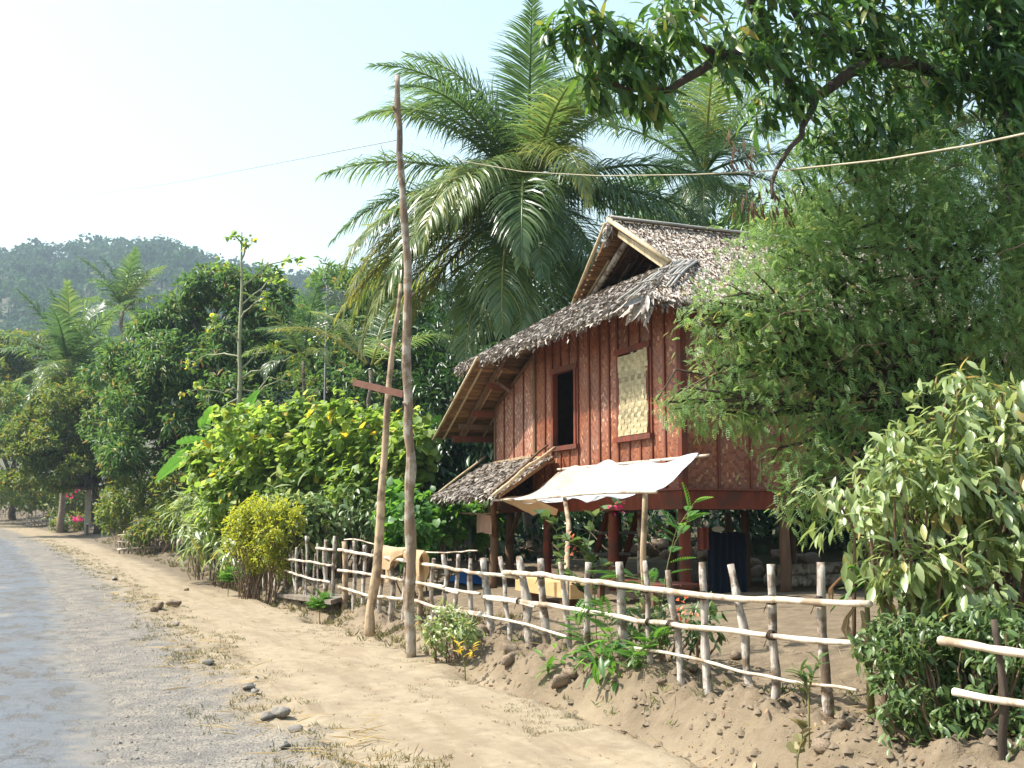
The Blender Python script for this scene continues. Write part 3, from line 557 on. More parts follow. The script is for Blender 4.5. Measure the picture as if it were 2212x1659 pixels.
for b in (1.4, 2.8, 4.2): hpart("joist", hbox((.05, b, 1.84), (7.1, b + .09, 1.985)), 'brown_wood')
def post(a, b, r, mat, top=1.785, lean=0.0, seed=0):
    z = gz(HO[0] + b, HO[1] + a) - .05; hpart("stilt", tube(wobble([h(a, b, z), h(a + lean, b, top)], 8, .008, seed), np.linspace(r * 1.06, r * .96, 8), 10, .02, seed), mat, None, True)
for k, (a, b, r, mt) in enumerate([(.05, .05, .085, 'red_wood'), (2.2, .05, .085, 'red_wood'), (4.75, .05, .08, 'red_wood'), (6.55, .05, .085, 'brown_wood'), (.05, 1.75, .08, 'brown_wood'), (.05, 3.6, .08, 'brown_wood'), (.05, 5.4, .08, 'brown_wood'), (2.3, 2.6, .07, 'brown_wood'), (4.7, 2.6, .07, 'brown_wood'), (2.3, 5.3, .08, 'brown_wood'), (4.7, 5.3, .08, 'brown_wood'), (6.9, 5.3, .08, 'brown_wood'), (6.9, 2.6, .08, 'brown_wood'), (2.9, .9, .045, 'grey_wood')]): post(a, b, r, mt, seed=k)
hpart("brace", bar(h(5.9, -.02, 1.78), h(6.5, .0, 1.2), .07, .07), 'brown_wood'); hpart("brace", bar(h(4.2, .0, 1.78), h(4.7, .02, 1.45), .06, .06), 'brown_wood')
# roof
def flip(poly):
    P = A(poly); nn = np.cross(P[1] - P[0], P[2] - P[0]); area = np.sum(P[:, 0] * np.roll(P[:, 1], -1) - np.roll(P[:, 0], -1) * P[:, 1]); return P if area > 0 else P[::-1]
def rp_(L): return flip([h(*v) for v in L])
near_poly = [(2.5, .22, RIDGE), (2.5, 5.7, RIDGE), (-.45, 5.7, znear(-.45)), (-.45, -.72, znear(-.45)), (.95, .47, znear(.95))]
far_poly = [(2.5, .22, RIDGE), (4.3, .47, zfar(4.3)), (5.95, -.72, zfar(5.95)), (6.0, -.88, zfar(6.0)), (8.35, -.88, zfar(8.35)), (8.35, 5.7, zfar(8.35)), (2.5, 5.7, RIDGE)]
skirt_poly = [(-.45, -.75, 4.70), (7.45, -.75, 4.70), (4.25, .5, 5.6), (.95, .5, 5.6)]
roof = thing("roof", "", "x"); del roof["label"], roof["category"]; roof.parent = house
def inside(poly, X, Y):
    P = A(poly)[:, :2]; c = np.zeros(len(X), bool)
    for i in range(len(P)):
        x0, y0 = P[i]; x1, y1 = P[i - 1]; k = ((y0 > Y) != (y1 > Y)); c ^= k & (X < (x1 - x0) * (Y - y0) / (y1 - y0 + 1e-12) + x0)
    return c
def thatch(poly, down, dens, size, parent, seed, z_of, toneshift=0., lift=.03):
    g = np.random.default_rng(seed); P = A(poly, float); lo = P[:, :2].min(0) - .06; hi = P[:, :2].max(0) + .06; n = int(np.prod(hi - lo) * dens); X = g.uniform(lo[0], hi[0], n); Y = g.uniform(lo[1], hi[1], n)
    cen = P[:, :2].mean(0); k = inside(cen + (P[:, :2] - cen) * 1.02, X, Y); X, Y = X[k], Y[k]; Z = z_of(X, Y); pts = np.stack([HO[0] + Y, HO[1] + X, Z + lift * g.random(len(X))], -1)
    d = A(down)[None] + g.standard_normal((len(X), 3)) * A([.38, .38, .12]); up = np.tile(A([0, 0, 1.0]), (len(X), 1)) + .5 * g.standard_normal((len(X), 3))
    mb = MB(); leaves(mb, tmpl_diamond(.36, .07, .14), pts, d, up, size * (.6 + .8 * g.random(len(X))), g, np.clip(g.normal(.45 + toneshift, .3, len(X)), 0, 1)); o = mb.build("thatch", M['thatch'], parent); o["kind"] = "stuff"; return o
for poly, down, zf, dens, sd, ts in ((near_poly, (0, -1, -SN), lambda a, b: znear(a), 900, 1, .30), (far_poly, (0, 1, -SF), lambda a, b: zfar(a), 60, 2, 0), (skirt_poly, (-1, 0, -.72), lambda a, b: zskirt(b), 1150, 3, -.10)):  # near slope's thatch toned lighter to carry its sheen in the sun
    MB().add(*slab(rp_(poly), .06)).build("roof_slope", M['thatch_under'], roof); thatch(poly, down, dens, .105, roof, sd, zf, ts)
def fringe(p0, p1, n, down, size, parent, seed, zj=.05):
    g = np.random.default_rng(seed); t = g.random(n)[:, None]; P = A(p0) + (A(p1) - A(p0)) * t + g.standard_normal((n, 3)) * A([.03, .03, zj]); d = A(down, float)[None] + .35 * g.standard_normal((n, 3))
    mb = MB(); leaves(mb, tmpl_leaf(.36, .08, .2), P, d, A([0, 0, 1.0]) + .6 * g.standard_normal((n, 3)), size * (.5 + .9 * g.random(n)), g, np.clip(g.normal(.4, .3, n), 0, 1)); o = mb.build("eave_fringe", M['thatch'], parent); o["kind"] = "stuff"
fringe(h(-.5, -.75, 4.67), h(7.45, -.75, 4.67), 1500, (-.6, 0, -.6), .085, roof, 4); fringe(h(-.45, -.75, 4.65), h(-.45, 5.6, 4.65), 1100, (0, -.6, -.6), .085, roof, 5); fringe(h(7.4, -.72, 4.66), h(6.6, -.2, 4.95), 260, (-.2, .5, -.8), .10, roof, 6)
fringe(h(2.45, .2, 6.6), h(2.6, .2, 6.35), 60, (-.3, .2, -.8), .14, roof, 7)
# corner tassel of hanging dry leaves
g = np.random.default_rng(66); mb = MB(); n = 34; c = h(-.33, -.78, 4.70); leaves(mb, tmpl_leaf(.2, .05, .1), c + g.standard_normal((n, 3)) * A([.05, .14, .03]), A([-.25, 0, -.8]) + g.standard_normal((n, 3)) * A([.3, .5, .3]), g.standard_normal((n, 3)), g.uniform(.22, .5, n), g, g.uniform(.5, 1, n)); mb.build("hanging_leaves", M['thatch'], roof)
# under-roof framing
ug = MB(); g = np.random.default_rng(67)
for a in np.arange(2.62, 8.32, .115):
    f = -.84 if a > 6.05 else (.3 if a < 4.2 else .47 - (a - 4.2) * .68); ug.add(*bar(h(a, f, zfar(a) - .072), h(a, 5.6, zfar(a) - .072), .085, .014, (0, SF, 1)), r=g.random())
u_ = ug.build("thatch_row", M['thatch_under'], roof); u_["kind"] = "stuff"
for b in (-.72, -.30, .12, .54, .96, 1.38): hpart("rafter", bar(h(6.1 if b < .5 else 3.2, b, zfar(6.1 if b < .5 else 3.2) - .10), h(8.3, b, zfar(8.3) - .10), .032, .03), 'bamboo', roof)
hpart("rafter", bar(h(5.6, -.42, zfar(5.6) - .17), h(8.25, -.42, zfar(8.25) - .17), .07, .10), 'brown_wood', roof)
for a, w in ((6.35, .11), (7.2, .12), (7.62, .11), (8.02, .12)): hpart("purlin", bar(h(a, -.62 if a > 7.5 else -.5, zfar(a) - .26), h(a, 5.4, zfar(a) - .26), .06, w), 'red_batten' if a != 7.62 else 'brown_wood', roof)
hpart("verge_pole", tube([h(5.9, -.88, zfar(5.9) - .03), h(8.45, -.90, zfar(8.45) - .03)], .028, 7), 'bamboo', roof, True); hpart("eave_pole", tube([h(-.4, -.70, 4.64), h(7.3, -.70, 4.64)], .02, 6), 'bamboo', roof, True)
hpart("bracket", bar(h(5.9, -.6, 4.62), h(5.9, .1, 4.45), .07, .07), 'brown_wood', roof); hpart("bracket", bar(h(6.5, -.6, 4.55), h(6.15, -.1, 4.1), .06, .06), 'brown_wood', roof)
# gable
hpart("rake_pole", tube([h(2.48, .16, RIDGE + .03), h(.86, .36, znear(.86) + .04)], .042, 8), 'bamboo', roof, True); hpart("rake_board", bar(h(2.36, .30, RIDGE - .20), h(.98, .46, znear(.98) - .10), .04, .16), 'bamboo', roof)
hpart("rake_pole", tube([h(2.55, .14, RIDGE - .02), h(4.42, .40, zfar(4.42) - .02)], .034, 8), 'bamboo', roof, True); hpart("rafter", tube([h(2.45, .55, RIDGE - .22), h(4.0, .58, zfar(4.0) - .2)], .06, 8), 'grey_wood', roof, True)
for i in range(4): hpart("rafter", tube([h(2.5, .75 + .13 * i, RIDGE - .15), h(3.9, .75 + .13 * i, zfar(3.9) - .12)], .018, 6), 'brown_wood', roof, True)
for a in (1.3, 1.9): hpart("rafter", tube([h(a, .6, znear(a) - .12), h(a, 5.4, znear(a) - .12)], .03, 6), 'brown_wood', roof, True)
hpart("tie_beam", bar(h(.9, .95, 5.5), h(4.2, .95, 5.5), .08, .12), 'brown_wood', roof); hpart("back_gable", slab(rp_([(2.5, 5.6, RIDGE - .1), (7.0, 5.6, zfar(7.0)), (7.0, 5.66, zfar(7.0)), (2.5, 5.66, RIDGE - .1)]), .05), 'weave', roof)
V = A([h(-.3, 5.56, 2.1), h(7.9, 5.56, 2.1), h(7.9, 5.56, zfar(7.9)), h(2.5, 5.56, RIDGE - .05), h(-.3, 5.56, znear(-.3))]); hpart("back_gable", (V, [A([[0, 1, 2, 3, 4]])]), 'weave', roof)
V = A([h(-.05, .0, 4.95), h(5.2, .0, 4.95), h(5.2, .5, 5.5), h(4.2, .5, 5.52), h(1.0, .5, 5.52)]); g = np.random.default_rng(68)
for i in range(7): hpart("ridge_pole", tube(wobble([h(2.5 + (i - 3) * .055, .12 + .05 * (i % 3), RIDGE + .075 - abs(i - 3) * .018), h(2.5 + (i - 3) * .055, 5.7, RIDGE + .075 - abs(i - 3) * .018)], 7, .012, i), .024, 6), 'grey_bamboo', roof, True)
NPL = nrm(A([0, -SN, 1.0])); NP0 = h(2.5, 0, RIDGE + .05)
low0, low1, top0, top1 = h(.30, -.80, 4.78), spx(1452, 618, NP0, NPL), spx(1459, 566, NP0, NPL), spx(1508, 562, NP0, NPL)
for i in range(9):
    f = i / 8; hpart("hip_pole", tube(wobble([low0 + (low1 - low0) * f, (low0 + (low1 - low0) * f + top0 + (top1 - top0) * f) / 2 + A([0, 0, .05]), top0 + (top1 - top0) * f], 8, .012, 20 + i), .021, 6), 'grey_bamboo', roof, True)
for t in (.3, .68): hpart("hip_tie", tube([low0 + (top0 - low0) * t + A([0, 0, .07]), low1 + (top1 - low1) * t + A([0, 0, .07])], .014, 5), 'grey_bamboo', roof)

# ------------------------------------------------------------------ things on and under the house
def tarp_mat():
    m, nt, nd, L, b = nodes('faded tarpaulin'); g = nt.nodes.new("ShaderNodeNewGeometry"); pos = g.outputs["Position"]; s = N(nt, "ShaderNodeSeparateXYZ"); L.new(pos, s.inputs[0])
    k = N(nt, "ShaderNodeMapRange", i1=15.9, i2=17.0); L.new(math_(nt, 'ADD', s.outputs[1], math_(nt, 'MULTIPLY', noise_tex(nt, 1.5, 3, .5, pos), .9)), k.inputs[0])
    col = mixc(nt, k.outputs[0], (.66, .71, .735), (.70, .56, .42)); st = noise_tex(nt, 4.0, 3, .6, pos, (1, .9, 5)); col = mixc(nt, ramp(nt, st, [(.54, (0, 0, 0)), (.58, (.8, .8, .8))]), col, (.42, .50, .62))
    rs = noise_tex(nt, 3.0, 4, .6, pos, (2, .5, 2)); col = mixc(nt, ramp(nt, rs, [(.62, (0, 0, 0)), (.74, (.45, .45, .45))]), col, (.70, .50, .36))
    L.new(col, b.inputs["Base Color"]); b.inputs["Roughness"].default_value = .6; bump(nt, b, noise_tex(nt, 7, 5, .6, pos), .4, .03)
    tr = N(nt, "ShaderNodeBsdfTranslucent"); L.new(col, tr.inputs[0]); mx = N(nt, "ShaderNodeMixShader"); mx.inputs[0].default_value = .35; L.new(b.outputs[0], mx.inputs[1]); L.new(tr.outputs[0], mx.inputs[2]); L.new(mx.outputs[0], nd["Material Output"].inputs[0]); return m
M['tarp'] = tarp_mat()
tarp = thing("tarpaulin_awning", "faded white and peach tarpaulin awning stretched out below the house windows", "awning")
def cloth_grid(fn, nu, nv, th=0.0):
    u, v = np.meshgrid(np.linspace(0, 1, nu), np.linspace(0, 1, nv)); V = fn(u.ravel(), v.ravel()); ii = (np.arange(nv - 1)[:, None] * nu + np.arange(nu - 1)[None]).ravel(); return V, np.stack([ii, ii + 1, ii + 1 + nu, ii + nu], -1)
def tarp_fn(u, v):                                                # u along the wall from near to far, v from wall to outer edge
    pt = 13.25 + 4.6 * u; pl = 12.15 + 5.05 * u; zt = 2.50 + .035 * np.sin(u * 24) - .03 * np.sin(u * 7) + .02 * (1 - u); zl = 1.975 - .09 * np.sin(u * np.pi) + .03 * np.sin(u * 31)
    q = 8.26 + (6.88 - 8.26) * v + .05 * np.sin(u * 19) * v; p = pt + (pl - pt) * v; z = zt + (zl - zt) * v - .10 * np.sin(v * np.pi) + .035 * np.sin(u * 22 + v * 5) * np.sin(v * np.pi) + .03 * noise(u * 14, v * 5, 71) + .02 * noise(u * 30, v * 9, 72)
    return np.stack([q, p, z], -1)
MB().add(*cloth_grid(tarp_fn, 60, 18)).build("sheet", M['tarp'], tarp, True)
MB().add(*cloth_grid(lambda u, v: np.stack([6.9 + .35 * v + .03 * np.sin(u * 9), 15.75 + 1.4 * u - .1 * v, 1.95 - (.22 + .03 * np.sin(u * 12)) * v * np.minimum(1, 6 * np.minimum(u + .12, 1.12 - u))], -1), 16, 7)).build("hanging_flap", M['tan_cloth'], tarp, True)
hp = lambda nm, P, r, mt, par, n=8, amp=.02, sd=1, mm=10, ro=.04: MB().add(*tube(wobble(P, mm, amp, sd), r if np.isscalar(r) else np.linspace(r[0], r[1], mm), n, ro, sd)).build(nm, M[mt], par, True)
hp("edge_pole", [(6.87, 12.0, 1.97), (6.9, 17.5, 1.95)], .02, 'rail', tarp, sd=2); hp("edge_pole", [(8.25, 13.02, 2.49), (8.27, 17.9, 2.52)], .02, 'rail', tarp, sd=3, amp=.01)
hp("support_pole", [on_ground(6.88, 12.42, -.1), (6.92, 12.35, 2.02)], (.043, .036), 'pale_pole', tarp, sd=4); hp("support_pole", [on_ground(6.2, 13.15, -.1), (6.5, 13.75, 1.15), (6.95, 14.7, 1.93)], (.04, .03), 'pale_pole', tarp, sd=5)
awn = thing("thatch_awning", "small brown thatched lean-to awning at the far end of the house front", "awning")
aw = [A([6.85, 17.1, 2.03]), A([8.25, 18.0, 2.74]), A([8.25, 21.2, 2.76]), A([6.85, 20.4, 2.05])]; MB().add(*slab(flip(aw), .05)).build("roof_slope", M['thatch_under'], awn)
g = np.random.default_rng(73); n = 3200; u = g.random(n)[:, None]; v = g.random(n)[:, None]; P = (aw[0] * (1 - u) + aw[3] * u) * (1 - v) + (aw[1] * (1 - u) + aw[2] * u) * v + A([0, 0, .02]); mb = MB(); leaves(mb, tmpl_leaf(.36, .08, .16), P, A([-1.4, -.3, -.72]) + .3 * g.standard_normal((n, 3)), A([0, 0, 1.]) + .4 * g.standard_normal((n, 3)), g.uniform(.07, .17, n), g, np.clip(g.normal(.42, .28, n), 0, 1)); o = mb.build("thatch", M['thatch'], awn); o["kind"] = "stuff"
fringe(aw[0], aw[3], 190, (-.6, 0, -.5), .10, awn, 74)
hp("edge_pole", [(6.75, 17.0, 2.06), (8.2, 17.85, 2.9)], .03, 'bamboo', awn, sd=8); hp("edge_pole", [(6.9, 17.5, 2.12), (8.3, 18.3, 2.95)], .022, 'brown_wood', awn, sd=9); hp("edge_pole", [(6.9, 20.6, 2.08), (8.3, 21.4, 2.95)], .025, 'bamboo', awn, sd=10)
hp("support_post", [on_ground(7.6, 19.2, -.1), (7.6, 19.15, 2.35)], .085, 'brown_wood', awn, sd=11); hp("brace", [(7.6, 19.1, 1.35), (7.15, 18.2, 2.12)], .05, 'brown_wood', awn, sd=12)
hp("clothes_pole", [spx(985, 1110, (7.3, 0, 0), (1, 0, 0)), spx(1078, 1108, (7.5, 0, 0), (1, 0, 0))], .02, 'pale_pole', awn, sd=13)
def hang_cloth(name, label, x0, x1, y0, y1, q, mat, cat="cloth", fold=3, wob=.02, taper=0.):
    a = spx(x0, y0, (q, 0, 0), (1, 0, 0)); b_ = spx(x1, y0, (q, 0, 0), (1, 0, 0)); zb = spx((x0 + x1) / 2, y1, (q, 0, 0), (1, 0, 0))[2]
    f = lambda u, v: np.stack([q + wob * np.sin(u * fold * 6.28) * (.4 + .6 * v), a[1] + (b_[1] - a[1]) * (.5 + (u - .5) * (1 - taper * (1 - v))) , a[2] + (zb - a[2]) * v + .015 * np.sin(u * 5)], -1)
    return tag(MB().add(*cloth_grid(f, 24, 10)).build(name, M[mat], None, True), label, cat)
hang_cloth("hanging_cloth", "small peach cloth hung on the pole under the thatched lean-to awning", 1030, 1062, 1112, 1152, 7.42, 'peach_cloth')
hang_cloth("hanging_garment", "grey patterned garment hanging in shade left of the thatched awning post", 985, 1018, 1118, 1178, 7.6, 'grey_cloth')
# under the floor: sheet curtain, cloth, ladder, timber, platform
def px_cloth(name, label, cat, x0, x1, y0, y1, p, mat, fold=6, wob=.03):
    a = spx(x0, y0, (0, p, 0), (0, 1, 0)); b_ = spx(x1, y0, (0, p, 0), (0, 1, 0)); zb = spx((x0 + x1) / 2, y1, (0, p, 0), (0, 1, 0))[2]
    f = lambda u, v: np.stack([a[0] + (b_[0] - a[0]) * u, p + wob * np.sin(u * fold * 6.28 + .4 * np.sin(u * 9)), a[2] + (zb - a[2]) * v + .01 * np.sin(u * 11)], -1)
    return tag(MB().add(*cloth_grid(f, 60, 8)).build(name, M[mat], None, True), label, cat)
cu = px_cloth("curtain", "dark blue curtain sheet hanging to the ground under the house", "curtain", 1528, 1612, 1150, 1316, 15.1, 'blue_cloth')
px_cloth("hanging_cloth", "dusty pink cloth hanging beside the blue curtain under the house", "cloth", 1506, 1531, 1140, 1188, 14.9, 'pink_cloth', 2, .03)
hook = spx(1552, 1143, (0, 14.95, 0), (0, 1, 0)); u, w = np.meshgrid(np.linspace(0, 1, 2), np.linspace(0, 2 * np.pi, 20, endpoint=False), indexing='ij'); M['white'] = plain_mat('white enamel', (.7, .68, .62), .5, .1)
V = np.concatenate([hook + np.stack([np.cos(w[0]) * .11, 0 * w[0] + dy, np.sin(w[0]) * .045], -1) for dy in (0, .02)]); k = np.arange(20)
tag(MB().add(V, [np.stack([k, (k + 1) % 20, (k + 1) % 20 + 20, k + 20], -1), k[None, ::-1], k[None] + 20]).build("hanging_dish", M['white']), "white oval dish hung above the blue curtain under the house", "dish")
lad = thing("ladder_stair", "red ladder stair with grey treads leading up under the house floor", "stairs")
la, lb_ = h(4.3, 1.1, 1.98), h(5.3, 1.1, gz(HO[0] + 1.1, HO[1] + 5.3)); 
for b in (0, .62): MB().add(*bar(la + A([b, 0, 0]), lb_ + A([b, 0, 0]), .05, .13)).build("stringer", M['red_wood'], lad)
for t in (.12, .37, .62, .87): c = la + (lb_ - la) * t; MB().add(*box(c + A([-.05, -.10, -.02]), c + A([.67, .10, .03]))).build("tread", M['metal'], lad)
tb = thing("timber_bench", "thick yellow sawn timber lying on blocks in front of the house", "bench"); g0 = gz(7.0, 15.2)
MB().add(*bar((6.9, 14.15, g0 + .22), (6.9, 16.1, g0 + .24), .34, .20)).build("timber", M['yellow_wood'], tb)
for p in (14.5, 15.7): MB().add(*box((6.78, p - .1, g0 - .12), (7.02, p + .1, g0 + .115))).build("block", M['brown_wood'], tb)
pf = thing("low_platform", "low dark red plank platform under the tarpaulin", "platform"); g0 = gz(7.4, 14)
for i in range(4): MB().add(*box((7.2 + i * .21, 12.7, g0 + .27), (7.395 + i * .21, 14.4, g0 + .31))).build("plank", M['red_wood'], pf)
for q, p in ((7.28, 12.8), (7.95, 12.8), (7.28, 14.3), (7.95, 14.3)): MB().add(*box((q - .04, p - .04, g0 - .2), (q + .04, p + .04, g0 + .266))).build("leg", M['brown_wood'], pf)
c0_ = spx(985, 1250, (7.4, 0, 0), (1, 0, 0)); tag(MB().add(*cloth_grid(lambda u, v: np.stack([7.4 + .5 * u, c0_[1] + .9 - 1.5 * v, gz(7.5, c0_[1]) + .03 + .26 * np.sin(u * 3.1) * np.sin(v * 3.1) + .05 * noise(u * 6, v * 6, 77)], -1), 14, 14)).build("plastic_sheet", M['blue_plastic'], None, True), "crumpled blue plastic sheet on the ground behind the fence", "plastic sheet")
def rock_mesh(seed, mat, r=1.0, flat=.7):
    g = np.random.default_rng(seed); nu, nw = 11, 16; u, w = np.meshgrid(np.linspace(0, np.pi, nu), np.linspace(0, 2 * np.pi, nw, endpoint=False), indexing='ij'); d = np.stack([np.sin(u) * np.cos(w), np.sin(u) * np.sin(w), np.cos(u)], -1).reshape(-1, 3)
    k = np.ones(len(d))
    for _ in range(14): a = rand_dir(1, g)[0]; k = np.minimum(k, g.uniform(.5, .9) / np.maximum(d @ a, .3))
    k = k * (1 + .30 * noise(d[:, 0] * 2.2 + seed, d[:, 1] * 2.2 + d[:, 2] * 1.7, seed) + .22 * noise(d[:, 0] * 5 + seed, d[:, 1] * 5 + d[:, 2] * 4, seed + 3))
    V = d * k[:, None] * A([1.1, g.uniform(.6, .9), flat]); ii = (np.arange(nu - 1)[:, None] * nw + np.arange(nw)[None]).ravel(); j2 = (np.arange(nu - 1)[:, None] * nw + (np.arange(nw)[None] + 1) % nw).ravel()
    return MB().add(V, np.stack([ii, ii + nw, j2 + nw, j2], -1)).mesh("rock", mat)
RM = [rock_mesh(s, M['rock']) for s in range(4)] + [rock_mesh(10 + s, M['grey_rock'], flat=.6) for s in range(4)]
def rock(pos, r, k, label, group=None, rz=0., sink=.25):
    o = bpy.data.objects.new("rock", RM[k % 8]); COL.objects.link(o); o.location = A(pos) + A([0, 0, r * (.6 - sink)]); o.scale = (r, r, r); o.rotation_euler = (0, 0, rz); return tag(o, label, "rock", group)
# retaining stones at the back of the yard, seen under the floor
wallr = thing("stone_bank", "rough stone retaining bank seen in shade under the house floor", "stone wall"); g = np.random.default_rng(80)
for i in range(46):
    q = g.uniform(13.8, 14.6); p = g.uniform(12, 26); z = gz(q, p); m_ = share("stone", RM[int(g.integers(0, 4))], wallr, Matrix.Translation((q, p, z + g.uniform(0, .35))) @ Matrix.Rotation(g.uniform(0, 6), 4, 'Z') @ Matrix.Scale(g.uniform(.16, .32), 4))
lg = thing("log_stack", "grey logs stacked on the ground in shade under the house", "logs")
for i, (z, y) in enumerate(((.1, 0), (.1, .24), (.29, .1), (.1, .5))): MB().add(*tube(wobble([(11.5, 15.9 + y, gz(12, 16) + z), (13.4, 15.6 + y, gz(12, 16) + z + .04)], 6, .01, 90 + i), .105, 9, .03, i)).build("log", M['grey_wood'], lg, True)

# ------------------------------------------------------------------ fences and poles
FA = A([5.1, 6.55, 0]); FN = nrm(A([1.0, .0281, 0]))
c2 = lambda x, y: ((1050 + x / 2.458) * .8534, (1150 + y / 2.458) * .8534)
c8 = lambda x, y: ((1692 + x / 2.458) * .8534, (1269 + y / 2.458) * .8534)
cz = lambda x, y: ((680 + x / 4.424) * .8534, (1300 + y / 4.424) * .8534)
def fpt(f, x, y, off=0.0): return spx(*f(x, y), FA + FN * off, FN)
def stake(f, x0, y0, x1, y1, w, parent, seed, mat='grey_wood'):
    """fence post: top, foot, width in photo pixels of the crop used"""
    t = fpt(f, x0, y0); b_ = fpt(f, x1, y1); z = gz(b_[0], b_[1]) ; b_ = t + (b_ - t) * min(1.25, (t[2] - z + .12) / max(.2, t[2] - b_[2]))
    D = math.hypot(t[0], t[1]); r = w / (2.458 if f is not cz else 4.424) / 2845 * D / 2; m_ = 11; P = wobble([b_, t], m_, .012, seed)
    rr = r * (1.12 - .2 * np.linspace(0, 1, m_)) * (1 + .10 * np.random.default_rng(seed).standard_normal(m_)); V, F = tube(P, rr, 8, .07, seed)
    V[-9:-1] += nrm(A([.3, .2, 0]))[None] * 0; return MB().add(V, F, .5).build("post", M[mat], parent, True)
def rail(f, pts, r, parent, seed, mat='rail', off=-.055, knots=True):
    P = A([fpt(f, x, y, off) if not isinstance(x, tuple) else fpt(x[0], x[1], y, off) for x, y in pts]); L_ = np.linalg.norm(np.diff(P, axis=0), axis=1).sum(); m_ = max(8, int(L_ / .12)); Q_ = wobble(P, m_, .004, seed); rr = np.full(m_, r) * np.linspace(1.08, .86, m_)
    if knots: rr[::4] *= 1.09
    rr = rr * (1 + .04 * np.random.default_rng(seed).standard_normal(m_)); return MB().add(*tube(Q_, rr, 8, .04, seed)).build("rail", M[mat], parent, True)
fence = thing("stick_fence", "long fence of weathered grey posts and pale bamboo rails in front of the house", "fence", group="village stick fences")
NP = [(cz, 855, 300, 850, 1115, 60, 'pale_pole'), (cz, 965, 300, 945, 1140, 45), (cz, 1075, 350, 1055, 1205, 40), (cz, 1268, 560, 1240, 1210, 48), (cz, 1385, 420, 1370, 1190, 60), (cz, 1530, 560, 1510, 1310, 45), (c2, 35, 620, 30, 1060, 34, 'pale_pole'), (c2, 118, 640, 95, 1135, 25), (c2, 180, 635, 200, 1010, 27), (c2, 270, 615, 250, 1070, 26), (c2, 343, 645, 352, 1185, 30), (c2, 430, 645, 485, 1165, 46), (c2, 530, 630, 600, 1185, 28), (c2, 645, 640, 725, 1210, 50), (c2, 778, 645, 830, 1310, 50), (c2, 922, 665, 965, 1330, 35), (c2, 1070, 670, 1080, 1110, 40), (c2, 1270, 665, 1290, 1200, 54), (c2, 1430, 655, 1490, 1415, 36), (c2, 1580, 710, 1665, 1415, 42), (c2, 1780, 665, 1840, 1480, 50), (c2, 1975, 690, 2090, 1430, 46), (c8, 635, 370, 665, 1265, 52), (c8, 935, 390, 1000, 1310, 56)]
for i, q in enumerate(NP): stake(*q[:6], fence, 100 + i, q[6] if len(q) > 6 else 'grey_wood')
rail(cz, [(785, 405), (1050, 450), (1190, 475), (1340, 500), (1540, 530), (1690, 560), (1850, 580), (2000, 605), (2080, 630), (2212, 635), ((c2, 340), 735), ((c2, 480), 745), ((c2, 640), 768)], .024, fence, 130)
rail(c2, [(555, 735), (800, 750), (1000, 780), (1300, 815), (1500, 845), (1800, 880), (2100, 905), ((c8, 700), 612), ((c8, 1000), 625), ((c8, 1260), 640)], .026, fence, 131, off=-.09)
rail(cz, [(780, 630), (980, 655), (1180, 690), (1540, 755), (1650, 775), (1990, 830), ((c2, 10), 795), ((c2, 210), 840), ((c2, 405), 868)], .022, fence, 132)
rail(c2, [(425, 885), (700, 920), (900, 950), (1150, 990), (1400, 1035), (1600, 1060), (1900, 1090), ((c8, 600), 830), ((c8, 860), 860), ((c8, 1150), 885)], .024, fence, 133)
rail(c2, [(195, 845), (270, 862)], .016, fence, 134, off=-.08); rail(c2, [(450, 897), (600, 918), (750, 945)], .015, fence, 135, off=-.07)
rail(cz, [(785, 825), (960, 870), (1150, 930), (1240, 925), (1540, 965), (1670, 985), (1850, 1045), (2212, 1100), ((c2, 300), 975), ((c2, 440), 995)], .022, fence, 136)
rail(c2, [(115, 975), (300, 985), (480, 1015), (700, 1060), (945, 1140)], .016, fence, 137, off=-.07); rail(c2, [(610, 1035), (780, 1085), (940, 1130)], .014, fence, 138, off=-.05)
rail(c2, [(1290, 1200), (1500, 1220), (1750, 1275), (1950, 1330), ((c8, 480), 1065), ((c8, 700), 1100), ((c8, 850), 1135), ((c8, 1060), 1155), ((c8, 1180), 1178)], .013, fence, 139)
rail(cz, [(850, 290), (960, 285), (1060, 310), (1200, 345), (1390, 380), (1540, 390), (1730, 430), (1980, 440), (2212, 422), ((c2, 390), 600)], .010, fence, 140, off=.02, knots=False)
def tie(f, x, y, r=.034, off=-.06):
    c = fpt(f, x, y, off); mb = MB(); t = np.linspace(0, 2 * np.pi, 11)
    for k in (-.018, .0, .016): mb.add(*tube(np.stack([c[0] + r * np.cos(t), c[1] + k + .012 * np.sin(t * 2), c[2] + r * np.sin(t)], -1), .0055, 5, 0, 0, False))
    mb.add(*tube([c + A([-.03, .01, -.02]), c + A([-.05, .03, -.09])], .004, 4)); return mb.build("tie", M['bark'], fence, True)
for f_, x, y in ((c2, 1790, 878), (c2, 1590, 1058), (c2, 1430, 838), (c2, 1090, 985), (c2, 785, 752), (c8, 640, 832), (c8, 935, 622), (c8, 640, 612), (c2, 1460, 1042), (c2, 650, 912), (c2, 1290, 816)): tie(f_, x, y)
f2 = thing("stick_fence", "short fence of pale sticks beside the yellow green bush and plank bridge", "fence", group="village stick fences")
for i, q in enumerate([(735, 250, 710, 860, 40), (640, 295, 630, 860, 55), (545, 330, 548, 850, 20), (520, 450, 500, 865, 26), (430, 250, 425, 870, 30), (385, 400, 392, 850, 18), (310, 380, 315, 830, 30), (235, 440, 280, 815, 18), (165, 410, 190, 800, 22), (120, 480, 115, 780, 18), (60, 420, 70, 800, 24), (0, 430, 5, 780, 22), (-60, 420, -55, 780, 22)]): stake(cz, *q, f2, 150 + i)
